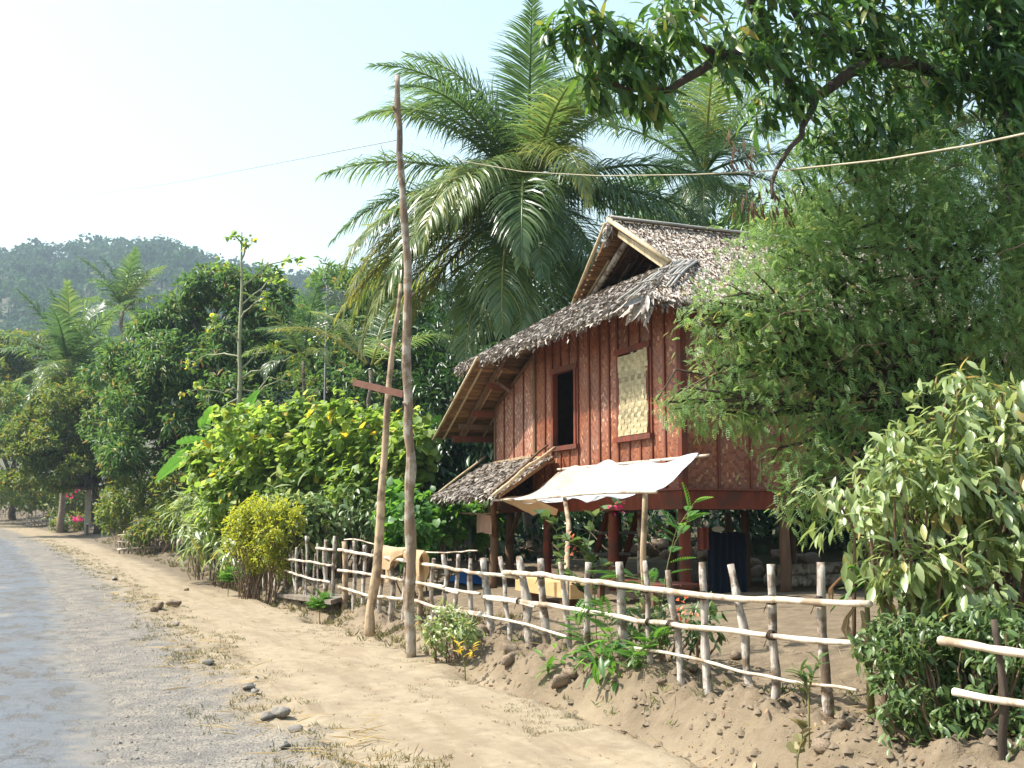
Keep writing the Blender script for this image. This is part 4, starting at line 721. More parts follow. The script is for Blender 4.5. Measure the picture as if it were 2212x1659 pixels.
rail(cz, [(540, 385), (640, 400), (730, 410)], .024, f2, 170); rail(cz, [(-80, 470), (20, 480), (240, 515), (490, 545), (710, 585)], .022, f2, 171); rail(cz, [(-70, 590), (120, 615), (300, 680), (480, 735), (690, 765)], .022, f2, 172)
f3 = thing("stick_fence", "pale fence rails and dark posts behind the low hedge at the bottom corner", "fence", group="village stick fences")
rail(c8, [(1690, 872), (1850, 890), (2040, 925), (2230, 948), (2500, 990)], .024, f3, 175); rail(c8, [(1780, 1183), (2000, 1220), (2230, 1258), (2500, 1310)], .022, f3, 176)
for i, q in enumerate([(2045, 740, 2080, 1500, 46), (2330, 760, 2360, 1600, 50)]): stake(c8, *q, f3, 178 + i, 'bark')
# cloth drying on the fence
def sack(u, v):
    a = fpt(cz, 1262, 372, -.03); b_ = fpt(cz, 1745, 425, -.03); L_ = np.clip(.62 + .34 * np.sin(u * 8.0) + .2 * noise(u * 7, u * 0, 79), .25, 1)
    P = a + (b_ - a) * u[:, None]; dz = np.where(v < .5, (v - .5) * 2 * -.34 * L_, (v - .5) * 2 * .55 * L_[::-1]); off = np.where(v < .5, -.05 - .03 * np.sin(u * 21), .07); P[:, 2] -= dz - .015; P += FN * (off * np.minimum(1, np.abs(v - .5) * 8))[:, None]; return P
tag(MB().add(*cloth_grid(sack, 34, 13)).build("drying_cloth", M['tan_cloth'], None, True), "tan cloth draped over the fence between the two tall poles", "cloth")
def pole_line(pts, foot): n = A([math.sin(TH), math.cos(TH), 0]); return [spx(x, y, foot, n) for x, y in pts]
pf_ = seen_ground(890, 1420); P1 = pole_line([(890, 1432), (884, 1250), (887, 1100), (885, 950), (878, 800), (880, 640), (873, 480), (868, 400), (862, 290), (858, 240), (862, 163)], pf_)
pl1 = thing("utility_pole", "tall thin crooked bark pole carrying the wire beside the footpath", "pole"); Pw = wobble(P1, 44, .012, 190); rr = np.interp(np.linspace(0, 1, 44), [0, .08, .3, .6, .9, 1], [.072, .066, .064, .055, .042, .034]) * (1 + .07 * np.random.default_rng(5).standard_normal(44)); MB().add(*tube(Pw, rr, 10, .05, 191)).build("pole", M['pole'], pl1, True)
for t, s in ((.62, 1), (.44, -1), (.86, 1), (.94, -1)): c = Pw[int(t * 43)]; MB().add(*tube([c, c + A([.08 * s, -.03, .07])], [.03, .012], 6)).build("knot_stub", M['pole'], pl1, True)
pf2 = seen_ground(800, 1374); P2 = pole_line([(800, 1384), (802, 1325), (816, 1225), (824, 1050), (836, 880), (850, 740), (866, 612)], pf2); pl2 = thing("leaning_pole", "shorter peeled pole leaning against the tall utility pole", "pole")
Pw2 = wobble(P2, 26, .012, 192); MB().add(*tube(Pw2, np.linspace(.072, .03, 26) * (1 + .07 * np.random.default_rng(6).standard_normal(26)), 9, .05, 193)).build("pole", M['pale_pole'], pl2, True); c = Pw2[20]; MB().add(*tube([c, c + A([-.16, .05, .12])], [.022, .014], 6)).build("knot_stub", M['pale_pole'], pl2, True)
n_ = A([math.sin(TH), math.cos(TH), 0]); tag(MB().add(*bar(spx(764, 826, pf2 - n_ * .5, n_), spx(872, 852, pf_ + n_ * .35, n_), .03, .085)).build("cross_plank", M['rust']), "rust red plank nailed across the two tall poles", "plank")
w0 = spx(855, 303, pf_, n_); wp = A([sp(x, y, D) for x, y, D in ((855, 303, 13.6), (640, 345, 19), (400, 391, 28), (200, 421, 39), (0, 441, 52), (-300, 462, 80))]); tag(MB().add(*tube(wobble(wp, 60, 0, 1), .006, 5, 0, 0, False)).build("overhead_wire", M['wire'], None, True), "thin overhead wire running from the tall pole into the distance", "wire")
k_ = sp(822, 313, 14.2); tag(MB().add(*tube([k_, k_ + A([.05, 0, -.12]), k_ + A([.13, .05, -.38])], .006, 5)).build("loose_wire_end", M['wire'], None, True), "short loose wire end dangling from the overhead wire by the pole", "wire")
rpx = [(878, 306, 13.5), (1000, 348, 12.9), (1130, 371, 12.2), (1300, 380, 11.3), (1500, 377, 10.3), (1700, 367, 9.3), (1900, 346, 8.3), (2100, 313, 7.4), (2212, 289, 6.9), (2600, 190, 5.4)]
rq = wobble(np.concatenate([A([sp(*t) for t in rpx]), [[6.6, .6, 3.75], [8.6, -1.6, 4.6]]]), 150, .0, 195); tag(MB().add(*tube(rq, np.interp(np.linspace(0, 1, 150), [0, .2, .4, 1], [.003, .0055, .0075, .009]), 7, .05, 196)).build("slack_rope", M['rope'], None, True), "pale slack rope sagging from the tall pole past the palm", "rope")
br = thing("plank_bridge", "grey plank footbridge over the ditch at the gap in the fence", "footbridge"); b0_ = seen_ground(592, 1287); zb_ = .30
pts = []
for x, y, zz in ((45, 893, .12), (440, 868, .16), (930, 905, .36), (690, 972, .33)): pts.append(spx(*cz(x, y), (0, 0, zz), (0, 0, 1)))
pts[0][2] = max(pts[0][2], gz(*pts[0][:2]) + .05)
cA, cB, cC, cD = pts
for i in range(3):
    f0, f1 = i / 3 + .008, (i + 1) / 3 - .008; e0, e1 = cA + (cD - cA) * 0, cB; a0 = cD + (cC - cD) * f0; a1 = cD + (cC - cD) * f1; d0 = cA + (cB - cA) * f0; d1_ = cA + (cB - cA) * f1
    MB().add(*slab(flip([d0, d1_, a1, a0]), .07)).build("plank", M['old_plank'], br)
# distant fences, bench and concrete post by the road
def far_fence(label, xs, y0, y1, D, n, seed, ends=2):
    t = thing("stick_fence", label, "fence", group="village stick fences"); g = np.random.default_rng(seed); lo = [sp(x, y1, D) for x in xs]; zt = gz(lo[0][0], lo[0][1]); hgt = sp(xs[0], y0, D)[2] - sp(xs[0], y1, D)[2]
    for i in range(n):
        f = i / (n - 1); b_ = lo[0] + (lo[1] - lo[0]) * f; z = gz(b_[0], b_[1]) - .1; MB().add(*tube(wobble([(b_[0], b_[1], z), (b_[0] + g.normal(0, .04), b_[1] + g.normal(0, .04), z + .15 + hgt * g.uniform(.85, 1.1))], 5, .02, seed + i), .035, 6, .05, i)).build("post", M['grey_wood'], t, True)
    for k in range(3):
        a = lo[0] + A([-.06, -.03, 0]); b_ = lo[1] + A([-.06, -.03, 0]); za = gz(a[0], a[1]); zb = gz(b_[0], b_[1]); MB().add(*tube(wobble([(a[0], a[1], za + hgt * (.2 + .32 * k)), (b_[0], b_[1], zb + hgt * (.2 + .32 * k))], 12, .02, seed + 50 + k), .03, 6, .05, k)).build("rail", M['rail'], t, True)
    return t
far_fence("distant stick fence between the roadside tree and the drooping broad leaved plants", (258, 380), 1122, 1168, 44, 14, 200); far_fence("distant stick fence with dark gaps on the far side of the roadside tree", (60, 165), 1085, 1112, 75, 14, 220); far_fence("farthest stick fence where the road leaves the picture", (-120, 45), 1080, 1106, 95, 16, 240)
rc = sp(187, 1152, 62); zc = gz(rc[0], rc[1]); cp = thing("concrete_post", "pale square concrete post standing beside the roadside tree", "post"); MB().add(*box((rc[0] - .14, rc[1] - .14, zc - .2), (rc[0] + .14, rc[1] + .14, zc + 3.3))).build("shaft", M['concrete'], cp); MB().add(*box((rc[0] - .18, rc[1] - .18, zc + 3.301), (rc[0] + .18, rc[1] + .18, zc + 3.4))).build("cap", M['concrete'], cp)
rb = sp(207, 1152, 61); zc = gz(rb[0], rb[1]); sb = thing("wooden_bench", "small wooden seat at the foot of the roadside tree", "bench"); MB().add(*box((rb[0] - .55, rb[1] - .22, zc + .5), (rb[0] + .45, rb[1] + .22, zc + .58))).build("seat", M['grey_wood'], sb)
for dx in (-.45, .35): MB().add(*box((rb[0] + dx - .06, rb[1] - .15, zc - .2), (rb[0] + dx + .06, rb[1] + .15, zc + .498))).build("leg", M['brown_wood'], sb)
an = thing("tv_antenna", "thin television antenna mast rising above the mango trees behind the heart leaved shrub", "antenna"); a0 = sp(706, 640, 40); MB().add(*tube([(a0[0], a0[1], 1), a0 + A([0, 0, .4])], .04, 6)).build("mast", M['metal'], an)
for z, w in ((.0, 1.6), (-.18, 1.3), (.2, 1.4)): 
    for k in range(-2, 3): MB().add(*bar(a0 + A([-w / 2, k * .22, z]), a0 + A([w / 2, k * .22, z - .05]), .022, .022)).build("rod", M['metal'], an)
    MB().add(*bar(a0 + A([0, -.6, z]), a0 + A([0, .6, z]), .03, .03)).build("boom", M['metal'], an)

# ------------------------------------------------------------------ trees and shrubs
def lob(*L):                                                    # (photo x, photo y, distance, radius x, radius depth, radius z)
    out = []
    for x, y, D, rx, ry, rz in L: c = sp(x, y, D); out.append((c[0], c[1], c[2], rx, ry, rz))
    return out
def base(x, D): c = sp(x, 1100, D); return on_ground(c[0], c[1], -.2)
# coconut palms
pc = sp(1135, 425, 27.0); big = [(va(az), el, ln, bd, tn, hg) for az, el, ln, bd, tn, hg in [
 (20, 87, .9, 12, .5, .25), (-95, 80, .98, 75, .55, .5), (-60, 74, 1.0, 82, .45, .6), (-110, 68, 1.05, 80, .4, .65), (-85, 60, 1.05, 86, .6, .7), (-130, 52, 1.0, 80, .35, .7), (40, 80, 1.0, 60, .25, .5), (90, 76, .98, 70, .3, .55), (130, 66, 1.0, 70, .55, .6), (75, 60, 1.05, 70, .35, .55), (150, 62, .9, 110, .95, .7), (170, 74, .95, 40, .2, .4),
 (-92, 24, 1.06, 50, .5, .95), (-98, 10, 1.05, 62, .35, .95), (-120, 2, 1.05, 62, .55, .9), (-140, -8, 1.1, 55, .6, .9), (-100, -18, 1.15, 40, .95, .8), (-80, -25, 1.05, 45, .9, .9), (165, 26, 1.0, 110, .88, .9), (-160, 18, 1.05, 110, .75, .9), (178, -12, 1.05, 60, .35, .9), (150, -20, 1.0, 55, .3, .9),
 (92, 24, 1.1, 55, .2, .9), (100, 8, 1.1, 58, .25, .95), (120, 0, 1.1, 55, .2, .9), (70, 15, 1.05, 60, .3, .9), (30, 40, 1.0, 70, .4, .7), (-20, 45, 1.0, 70, .4, .7), (0, 15, 1.0, 70, .4, .9), (-45, 20, 1.0, 70, .45, .9), (-125, -35, 1.05, 35, .95, .8), (140, -40, 1., 30, .4, .8), (-165, -42, 1., 30, .5, .8), (-105, 4, 1.15, 78, .95, .9), (-116, -6, 1.2, 70, .95, .9), (-90, -6, 1.2, 78, .88, .9), (-126, -15, 1.2, 62, .85, .9), (-150, 12, 1.1, 98, .85, .9), (-98, -20, 1.2, 60, .95, .9), (176, -32, 1.15, 45, .5, .9), (-168, -24, 1.15, 60, .6, .9), (158, -50, 1.1, 35, .4, .9), (-150, -40, 1.15, 45, .7, .9), (-178, 5, 1.1, 95, .5, .9)]]
big += spread_spec(7, 399, 70, -45)
palm("coconut_palm", "tall coconut palm with a huge crown right behind the house", pc, on_ground(pc[0] + .3, pc[1] + .3, -.2), 4.75, big, 301, nl=120, wl=.034)
pc = sp(1520, 380, 33); palm("coconut_palm", "dark coconut palm partly hidden behind the house ridge and mango branch", pc, on_ground(pc[0], pc[1], -.2), 4.4, spread_spec(26, 302), 302, nl=100, wl=.034)
pc = sp(1990, 330, 36); palm("coconut_palm", "coconut palm glimpsed through the mango leaves above the feathery tree", pc, on_ground(pc[0], pc[1], -.2), 4.8, spread_spec(22, 303), 303, nl=90, wl=.038)
pc = sp(148, 800, 65); palm("coconut_palm", "distant coconut palm with brown skirt above the roadside tree", pc, on_ground(pc[0], pc[1], -.2), 5.0, spread_spec(24, 304, 88, -30), 304, nl=48, wl=.075)
pc = sp(265, 672, 80); palm("coconut_palm", "farther coconut palm with upright fronds against the hazy hill", pc, on_ground(pc[0], pc[1], -.2), 4.4, spread_spec(15, 306, 88, 5), 306, nl=44, wl=.085, nuts=False)
pc = sp(655, 780, 38); palm("areca_palm", "small dark areca palm among the mango trees", pc, on_ground(pc[0], pc[1], -.2), 2.7, spread_spec(13, 307, 85, 10), 307, r=.08, nuts=False, group=None, nl=44, wl=.06)
pc = sp(800, 800, 31); palm("young_palm", "young pale palm left of the two tall poles", pc, on_ground(pc[0], pc[1], -.2), 3.0, [(va(-85), 45, 1, 60, .95, .5), (va(-60), 60, .9, 50, .85, .5), (va(20), 70, .9, 40, .5, .5), (va(100), 40, .9, 60, .6, .6), (va(160), 35, .8, 80, .7, .7)], 308, r=.07, nuts=False, group=None, nl=50, wl=.055)
# mango trees behind
G1 = "dense mango trees behind the shrubs"
tree("mango_tree", "tall dark mango tree with brown flower tufts left of the pale bare trunk", lob((480, 640, 46, 1.4, 1.6, 1.1), (550, 640, 46, 1.3, 1.6, 1.0), (430, 680, 47, 1.2, 1.5, .9), (590, 700, 46, 1.2, 1.5, 1.1), (350, 740, 47, 1.5, 1.8, 1.1), (430, 780, 45, 2.0, 2.0, 1.5), (290, 810, 46, 1.6, 1.8, 1.2), (520, 770, 46, 2.0, 2.0, 1.7), (370, 880, 45, 2.2, 2.0, 1.6), (490, 900, 44, 2.2, 2.0, 1.8), (270, 900, 47, 1.5, 1.8, 1.3), (330, 970, 45, 2.0, 2, 1.3), (430, 1010, 44, 2.0, 2, 1.4)), M['mango_far'], NARROW, 3600, 8, .31, base(430, 46), r0=.3, seed=310, group=G1, per=2)
tree("mango_tree", "mango tree behind the areca palm and television antenna", lob((700, 670, 50, 2.2, 2.4, 1.5), (790, 660, 50, 2.2, 2.4, 1.6), (640, 740, 49, 2.0, 2.2, 1.5), (760, 740, 48, 2.6, 2.4, 2.2), (850, 700, 50, 2.2, 2.4, 2.4), (700, 830, 46, 2.6, 2.4, 2.2), (840, 830, 46, 2.4, 2.4, 2.4), (760, 910, 44, 2.8, 2.2, 1.8), (620, 880, 45, 2.2, 2.2, 2.0)), M['mango_far'], NARROW, 3000, 8, .34, base(740, 48), r0=.28, seed=311, group=G1)
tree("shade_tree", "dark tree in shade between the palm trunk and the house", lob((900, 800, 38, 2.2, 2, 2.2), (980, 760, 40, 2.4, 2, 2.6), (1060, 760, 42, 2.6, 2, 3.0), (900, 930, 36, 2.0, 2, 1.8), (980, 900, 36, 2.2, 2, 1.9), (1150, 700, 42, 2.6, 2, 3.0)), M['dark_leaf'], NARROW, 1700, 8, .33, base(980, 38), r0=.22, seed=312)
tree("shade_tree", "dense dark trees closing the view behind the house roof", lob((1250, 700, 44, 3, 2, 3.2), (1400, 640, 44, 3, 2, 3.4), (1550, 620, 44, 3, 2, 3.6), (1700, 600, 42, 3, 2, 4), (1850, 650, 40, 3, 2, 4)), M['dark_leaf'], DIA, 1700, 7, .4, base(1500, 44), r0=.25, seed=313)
tree("far_tree", "pale hazy tree at the picture edge beneath the hill", lob((40, 770, 90, 3.2, 3, 2.0), (110, 770, 92, 2.6, 3, 1.8), (-60, 780, 88, 3.5, 3, 2.4), (20, 830, 86, 4, 3, 3), (-40, 900, 84, 4, 3, 3)), M['roadside'], DIA, 1500, 7, .5, base(30, 88), r0=.25, seed=314)
tree("far_tree", "dark green tree mass between the two distant palms", lob((215, 830, 72, 2.6, 3, 2.2), (250, 790, 74, 2.0, 3, 1.6), (90, 890, 74, 3, 3, 2.0), (190, 900, 70, 3, 3, 2.6), (20, 930, 76, 3.4, 3, 3), (110, 960, 72, 3, 3, 2.4)), M['mango_far'], NARROW, 1500, 7, .48, base(170, 73), r0=.25, seed=315)
# roadside tree
rt = base(213, 61); fk = sp(205, 1040, 61)
tree("roadside_tree", "dark trunked roadside tree with low yellow green crown by the concrete post", lob((60, 900, 61, 2.0, 2, 1.5), (150, 880, 61, 2.0, 2, 1.5), (230, 900, 61, 1.7, 2, 1.7), (40, 980, 60, 2.0, 2, 1.5), (130, 960, 60, 2.2, 2, 1.7), (240, 980, 61, 1.6, 1.8, 1.6), (80, 1040, 60, 1.8, 1.8, 1.0), (170, 1030, 60, 1.6, 1.8, 1.0), (255, 1040, 61, 1.2, 1.4, .9)), M['roadside'], DIA, 2900, 8, .26, rt, fk, .24, 320, per=2, inner=.35)
# pale bare trunk tree
bt = thing("bare_tree", "slender pale green trunk with nearly bare whorled branches among the mangoes", "tree"); b0_ = base(513, 37); tp = sp(522, 500, 37); TP = [b0_, sp(515, 900, 37), sp(518, 720, 37), sp(523, 600, 37), tp]; mb = MB().add(*tube(wobble(TP, 24, .03, 330), np.linspace(.14, .025, 24), 9, .03, 330)); g = np.random.default_rng(331); ends = []
for y0, x1, y1 in ((880, 640, 800), (860, 450, 930), (850, 400, 850), (820, 660, 760), (840, 690, 820), (800, 600, 740), (770, 410, 780), (660, 610, 600), (690, 580, 640), (620, 640, 555), (560, 540, 520), (530, 500, 510), (740, 450, 700), (600, 470, 570)):
    s_ = sp(516 + (880 - y0) * .02, y0, 37); e_ = sp(x1, y1, 37 + g.uniform(-1.5, 1.5)); Pb = limb(s_, e_, 7, .12, int(y0), .12); mb.add(*tube(Pb, np.linspace(.032, .012, 7), 6, 0, 0, False)); ends += [e_, Pb[5]]
mb.build("trunk", M['pale_bark'], bt, True); E_ = np.repeat(A(ends), 3, 0) + g.standard_normal((len(ends) * 3, 3)) * .15; B_, d_, u_ = whorls(E_, np.tile(A([0, 0, .4]), (len(E_), 1)), 5, g, .9, .6); mb = MB(); leaves(mb, HEART, B_, d_, u_, g.uniform(.09, .19, len(B_)), g, np.where(g.random(len(B_)) < .16, .97 + .03 * g.random(len(B_)), g.random(len(B_)) * .9)); mb.build("crown", M['heart'], bt)
# heart-leaved shrub mass
def shrub(name, label, lobes, mat, T, n, k, size, seed, stems=24, cat="shrub", spread=.9, droop=.35, inner=.35, group=None, stemmat='twig', up_bias=0., out=.6, low=-.9, sr=.012, clump=0):
    g = np.random.default_rng(seed); t = thing(name, label, cat, group=group); L_ = A(lobes); P, O = lobe_clusters(clumped(lobes, g, clump, .5) if clump else lobes, n, g, inner, low); P = P[P[:, 2] > ground(P[:, 0], P[:, 1]) + .05]; O = O[:len(P)]; O[:, 2] += up_bias
    B, d, up = whorls(P, nrm(O), k, g, spread, droop, out, size * .35); mb = MB(); leaves(mb, T, B, d, up, size * (.6 + .7 * g.random(len(B))), g); mb.build("foliage", mat, t); sm = MB(); c = L_[:, :3].mean(0)
    for i in range(stems):
        e = P[int(g.integers(len(P)))]; b_ = A([c[0] + (e[0] - c[0]) * .6, c[1] + (e[1] - c[1]) * .6, 0]); b_[2] = gz(b_[0], b_[1]) - .05; sm.add(*tube(limb(b_, e, 6, .0, seed + i, .12), np.linspace(sr * 1.5, sr * .5, 6), 5, 0, 0, False))
    so = sm.build("stems", M[stemmat], t, True); so["kind"] = "stuff"; return t
tall = [(470, 1000, 28, .8, .8, .9), (530, 960, 28, .7, .8, .95), (595, 950, 27, .55, .7, 1.0), (640, 925, 27, .35, .5, .9), (690, 960, 26.5, .5, .6, .9), (735, 945, 26, .45, .6, .9), (800, 970, 25, .6, .7, .9), (870, 990, 24, .5, .6, .8), (560, 930, 27.5, .3, .4, .7), (560, 1040, 27, 1.1, .8, 1.0), (680, 1030, 26, 1.2, .8, 1.1), (790, 1060, 25, 1.0, .8, .9), (500, 1080, 27, .9, .8, .8), (900, 960, 24, .35, .5, .7)]
g = np.random.default_rng(338)
for _ in range(26): tall.append((g.uniform(470, 890), g.uniform(895, 960), g.uniform(24.5, 27.5), .13, .13, g.uniform(.4, .75)))
shrub("heart_leaf_shrub", "large light green shrub with round heart shaped and yellow leaves", lob(*tall), M['heart'], HEART, 2900, 5, .185, 340, 110, droop=.75, spread=.8, up_bias=.3, inner=.25)
shrub("dark_shrub", "dark glossy shrub between the shorter pole and the thatched lean-to awning", lob((930, 985, 26, .8, .8, .8), (1000, 980, 26, .9, .8, .8), (1060, 1000, 25.5, .6, .7, .8), (940, 1060, 26, .9, .8, .8), (1030, 1060, 26, .9, .8, .7)), M['dark_leaf'], LANCE, 620, 7, .3, 341, 20, droop=.8)
shrub("leafy_vine", "bright leafy vine covering the ground under the thatched lean-to awning", lob((880, 1130, 21, .6, .6, .5), (950, 1120, 22, .8, .6, .5), (1020, 1130, 22.5, .7, .6, .45), (900, 1180, 21, .5, .5, .35), (860, 1090, 22, .4, .5, .4)), M['fresh'], HEART, 420, 5, .17, 342, 16, droop=.6)
shrub("under_shrub", "shaded tangle of leaves and stems below the heart leaved shrub", lob((700, 1120, 24.5, .9, .6, .5), (780, 1110, 24, .9, .6, .6), (640, 1120, 25, .8, .6, .6), (840, 1120, 23.5, .5, .6, .5)), M['hedge'], OVAL, 330, 6, .22, 343, 60, droop=.7)
shrub("yellow_bush", "bright yellow green bush at the end of the short stick fence", lob((560, 1140, 23.4, .55, .5, .55), (610, 1150, 23.2, .4, .45, .5), (520, 1170, 23.6, .35, .4, .5), (575, 1210, 23.2, .5, .4, .45), (540, 1110, 23.6, .35, .4, .35), (620, 1110, 23.4, .3, .4, .3)), M['lime'], DIA, 1500, 6, .085, 344, 40, clump=9, droop=.3, sr=.01, inner=.3)
shrub("drooping_plant", "row of plants with long drooping pale leaves beside the ditch", lob((430, 1090, 31, .55, .5, .5), (470, 1120, 29, .5, .5, .5), (500, 1170, 27, .4, .5, .45), (450, 1170, 28.5, .4, .4, .4), (415, 1140, 30, .3, .4, .4), (520, 1200, 26, .35, .4, .35)), M['shrub'], LANCE, 210, 7, .36, 345, 30, droop=.7, up_bias=.4)
shrub("drooping_plant", "clump of long drooping pale leaves behind the short stick fence", lob((600, 1100, 24.8, .5, .5, .4), (660, 1120, 24.5, .5, .5, .45), (690, 1170, 24.2, .4, .4, .3)), M['shrub'], LANCE, 130, 7, .34, 346, 16, droop=.7, up_bias=.4)
shrub("roadside_shrub", "green hedge of mixed shrubs growing through the distant stick fence", lob((290, 1080, 46, 1.3, 1, .9), (350, 1070, 45, 1.4, 1, 1.0), (400, 1060, 43, 1.3, 1, 1.1), (250, 1110, 47, .8, .8, .9), (340, 1140, 43, .9, .6, .5), (390, 1120, 41, .9, .7, .8), (300, 1155, 43.5, .5, .5, .35)), M['roadside'], DIA, 1300, 7, .2, 347, 40)
shrub("roadside_shrub", "low flowering hedge along the road beyond the roadside tree", lob((30, 1060, 80, 3, 2, 1.4), (110, 1070, 76, 2.6, 2, 1.3), (160, 1090, 70, 1.6, 1.4, 1.2), (-60, 1050, 88, 4, 2, 2), (150, 1130, 66, 1.2, 1, .7), (225, 1110, 63, .7, .8, .8)), M['roadside'], DIA, 1500, 7, .3, 348, 30)
shrub("bougainvillea", "pink flowering bougainvillea above the far roadside fence", lob((145, 1068, 66, .35, .3, .3), (165, 1055, 66, .25, .3, .2), (170, 1120, 64, .3, .3, .25)), M['petal_pink'], ROUND, 22, 5, .11, 349, 8, "flowers")
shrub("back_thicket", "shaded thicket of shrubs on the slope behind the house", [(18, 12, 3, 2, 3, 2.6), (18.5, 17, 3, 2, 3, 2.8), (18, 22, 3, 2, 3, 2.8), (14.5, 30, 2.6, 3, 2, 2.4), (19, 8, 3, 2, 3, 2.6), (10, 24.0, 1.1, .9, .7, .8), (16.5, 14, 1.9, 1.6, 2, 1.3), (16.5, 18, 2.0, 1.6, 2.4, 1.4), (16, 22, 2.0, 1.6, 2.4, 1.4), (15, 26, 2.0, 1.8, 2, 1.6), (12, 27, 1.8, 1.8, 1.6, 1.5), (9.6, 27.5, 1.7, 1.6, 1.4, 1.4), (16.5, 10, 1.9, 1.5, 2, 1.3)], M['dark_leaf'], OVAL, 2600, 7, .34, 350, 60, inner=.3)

# ------------------------------------------------------------------ big trees on the right
mt = thing("overhanging_mango_tree", "large dark mango tree whose limbs hang into the upper corner", "tree"); tm = MB(); tr0 = sp(2215, 700, 12.2)
P = [on_ground(tr0[0], tr0[1], -.2), sp(2230, 900, 12.2), sp(2215, 500, 12.2), sp(2205, 250, 12.2), sp(2190, 60, 12.3), sp(2170, -200, 12.4), sp(2140, -500, 12.6)]; tm.add(*tube(wobble(P, 22, .03, 400), np.linspace(.34, .2, 22), 12, .05, 400))
def limbp(pts, r0, r1, sd): tm.add(*tube(wobble([sp(*p) for p in pts], 18, .025, sd), np.linspace(r0, r1, 18), 8, .06, sd))
limbp([(2205, 230, 12.2), (2080, 170, 11.8), (1960, 135, 11.4), (1830, 105, 11), (1740, 60, 10.6), (1690, -20, 10.4)], .085, .03, 401); limbp([(2000, 145, 11.5), (1880, 130, 11), (1760, 210, 10.6), (1715, 200, 10.4), (1675, 110, 10.3), (1600, -20, 10.2)], .06, .048, 402)
limbp([(1690, 140, 10.3), (1630, 128, 10.2), (1560, 112, 10), (1500, 150, 9.9), (1440, 190, 9.7), (1350, 185, 9.5), (1290, 165, 9.3)], .06, .018, 403); limbp([(1755, 225, 10.5), (1725, 290, 10.3), (1680, 360, 10.2), (1655, 430, 10.1)], .035, .015, 404); limbp([(1560, 112, 10), (1480, 90, 9.8), (1390, 110, 9.6), (1300, 60, 9.4), (1230, 40, 9.2)], .035, .01, 405)
limbp([(2190, 60, 12.3), (2080, -60, 11.8), (1900, -120, 11), (1700, -160, 10)], .12, .04, 406); limbp([(1830, 105, 11), (1780, 40, 10.8), (1700, 20, 10.5)], .04, .012, 407); tm.build("trunk", M['bark'], mt, True)
ML = [(1290, 80, 9.4, .3, .3, .25), (1340, 150, 9.5, .35, .35, .3), (1400, 70, 9.6, .4, .4, .3), (1390, 200, 9.7, .3, .35, .3), (1260, 150, 9.3, .2, .25, .2), (1450, 40, 9.8, .3, .3, .25), (1230, 50, 9.2, .22, .25, .25), (1560, 150, 10, .25, .3, .2), (1640, 60, 10.3, .35, .35, .2), (1740, 90, 10.6, .4, .45, .3), (1830, 50, 11, .5, .5, .35), (1930, 80, 11.3, .5, .5, .4), (2040, 50, 11.6, .55, .5, .4), (2020, 170, 11.6, .5, .5, .35), (1880, 180, 11, .45, .45, .3), (1790, 260, 10.6, .35, .4, .3), (1900, 280, 11.1, .4, .4, .3), (2110, 130, 11.9, .5, .5, .5), (2190, 40, 11.9, .5, .5, .6), (2180, 230, 11.8, .5, .5, .4), (1680, 210, 10.4, .2, .3, .25), (1500, 0, 9.9, .25, .3, .15), (1700, -30, 10.2, .5, .5, .25), (1900, -80, 10.8, .7, .6, .35), (2100, -70, 11.4, .8, .6, .4), (2280, 100, 11.6, .6, .6, .7), (2300, 350, 11.8, .6, .6, .7), (1830, 340, 10.9, .35, .4, .25), (1980, 250, 11.4, .4, .4, .3), (1640, 130, 10.1, .22, .3, .16), (1740, 180, 10.3, .25, .3, .2), (1590, 90, 9.9, .2, .3, .15), (1690, 80, 10.1, .25, .3, .2), (2160, 160, 11.4, .35, .4, .5), (2200, 300, 11.4, .35, .4, .5), (2140, 60, 11.5, .35, .4, .4)]
g = np.random.default_rng(410); P, O = lobe_clusters(lob(*ML), 880, g, .2, -.95); B, d, up = whorls(P, O, 8, g, .9, .5, .35, .06); mb = MB(); leaves(mb, LANCE, B, d, up, g.uniform(.13, .25, len(B)), g); o = mb.build("crown", M['mango'], mt); o["kind"] = "stuff"
lm = [MB().add(*(LANCE[0], LANCE[1]), r=t).mesh("leaf", M['mango']) for t in (.3, .6, .85, .97)]
def loose_leaves(parent, meshes, P, d, up, size, g):
    """single leaves big enough to be told apart, sharing a few meshes"""
    d = nrm(d); s = nrm(np.cross(up, d)); u = np.cross(d, s)
    for i in range(len(P)):
        mtx = Matrix(((d[i][0] * size[i], s[i][0] * size[i], u[i][0] * size[i], P[i][0]), (d[i][1] * size[i], s[i][1] * size[i], u[i][1] * size[i], P[i][1]), (d[i][2] * size[i], s[i][2] * size[i], u[i][2] * size[i], P[i][2]), (0, 0, 0, 1)))
        share("leaf", meshes[int(g.integers(len(meshes)))], parent, mtx)
P, O = lobe_clusters(lob(*ML[:11]), 36, g, .8, -.9); B, d, up = whorls(P, O, 5, g, .7, .8, .5, .03); loose_leaves(mt, lm, B, d, up, g.uniform(.17, .26, len(B)), g)
mb = MB(); E_ = A([sp(x, y, 10.2) for x, y in ((1655, 440), (1640, 400), (1600, 420), (1585, 350), (1590, 300), (1700, 430), (1680, 470))]); B, d, up = whorls(np.repeat(E_, 4, 0) + g.standard_normal((28, 3)) * .09, np.tile(A([0, 0, -1.]), (28, 1)), 3, g, .6, .7); leaves(mb, LANCE, B, d, up, g.uniform(.07, .15, len(B)), g, g.random(len(B)) * .18); mb.build("dead_leaves", M['dry'], mt)
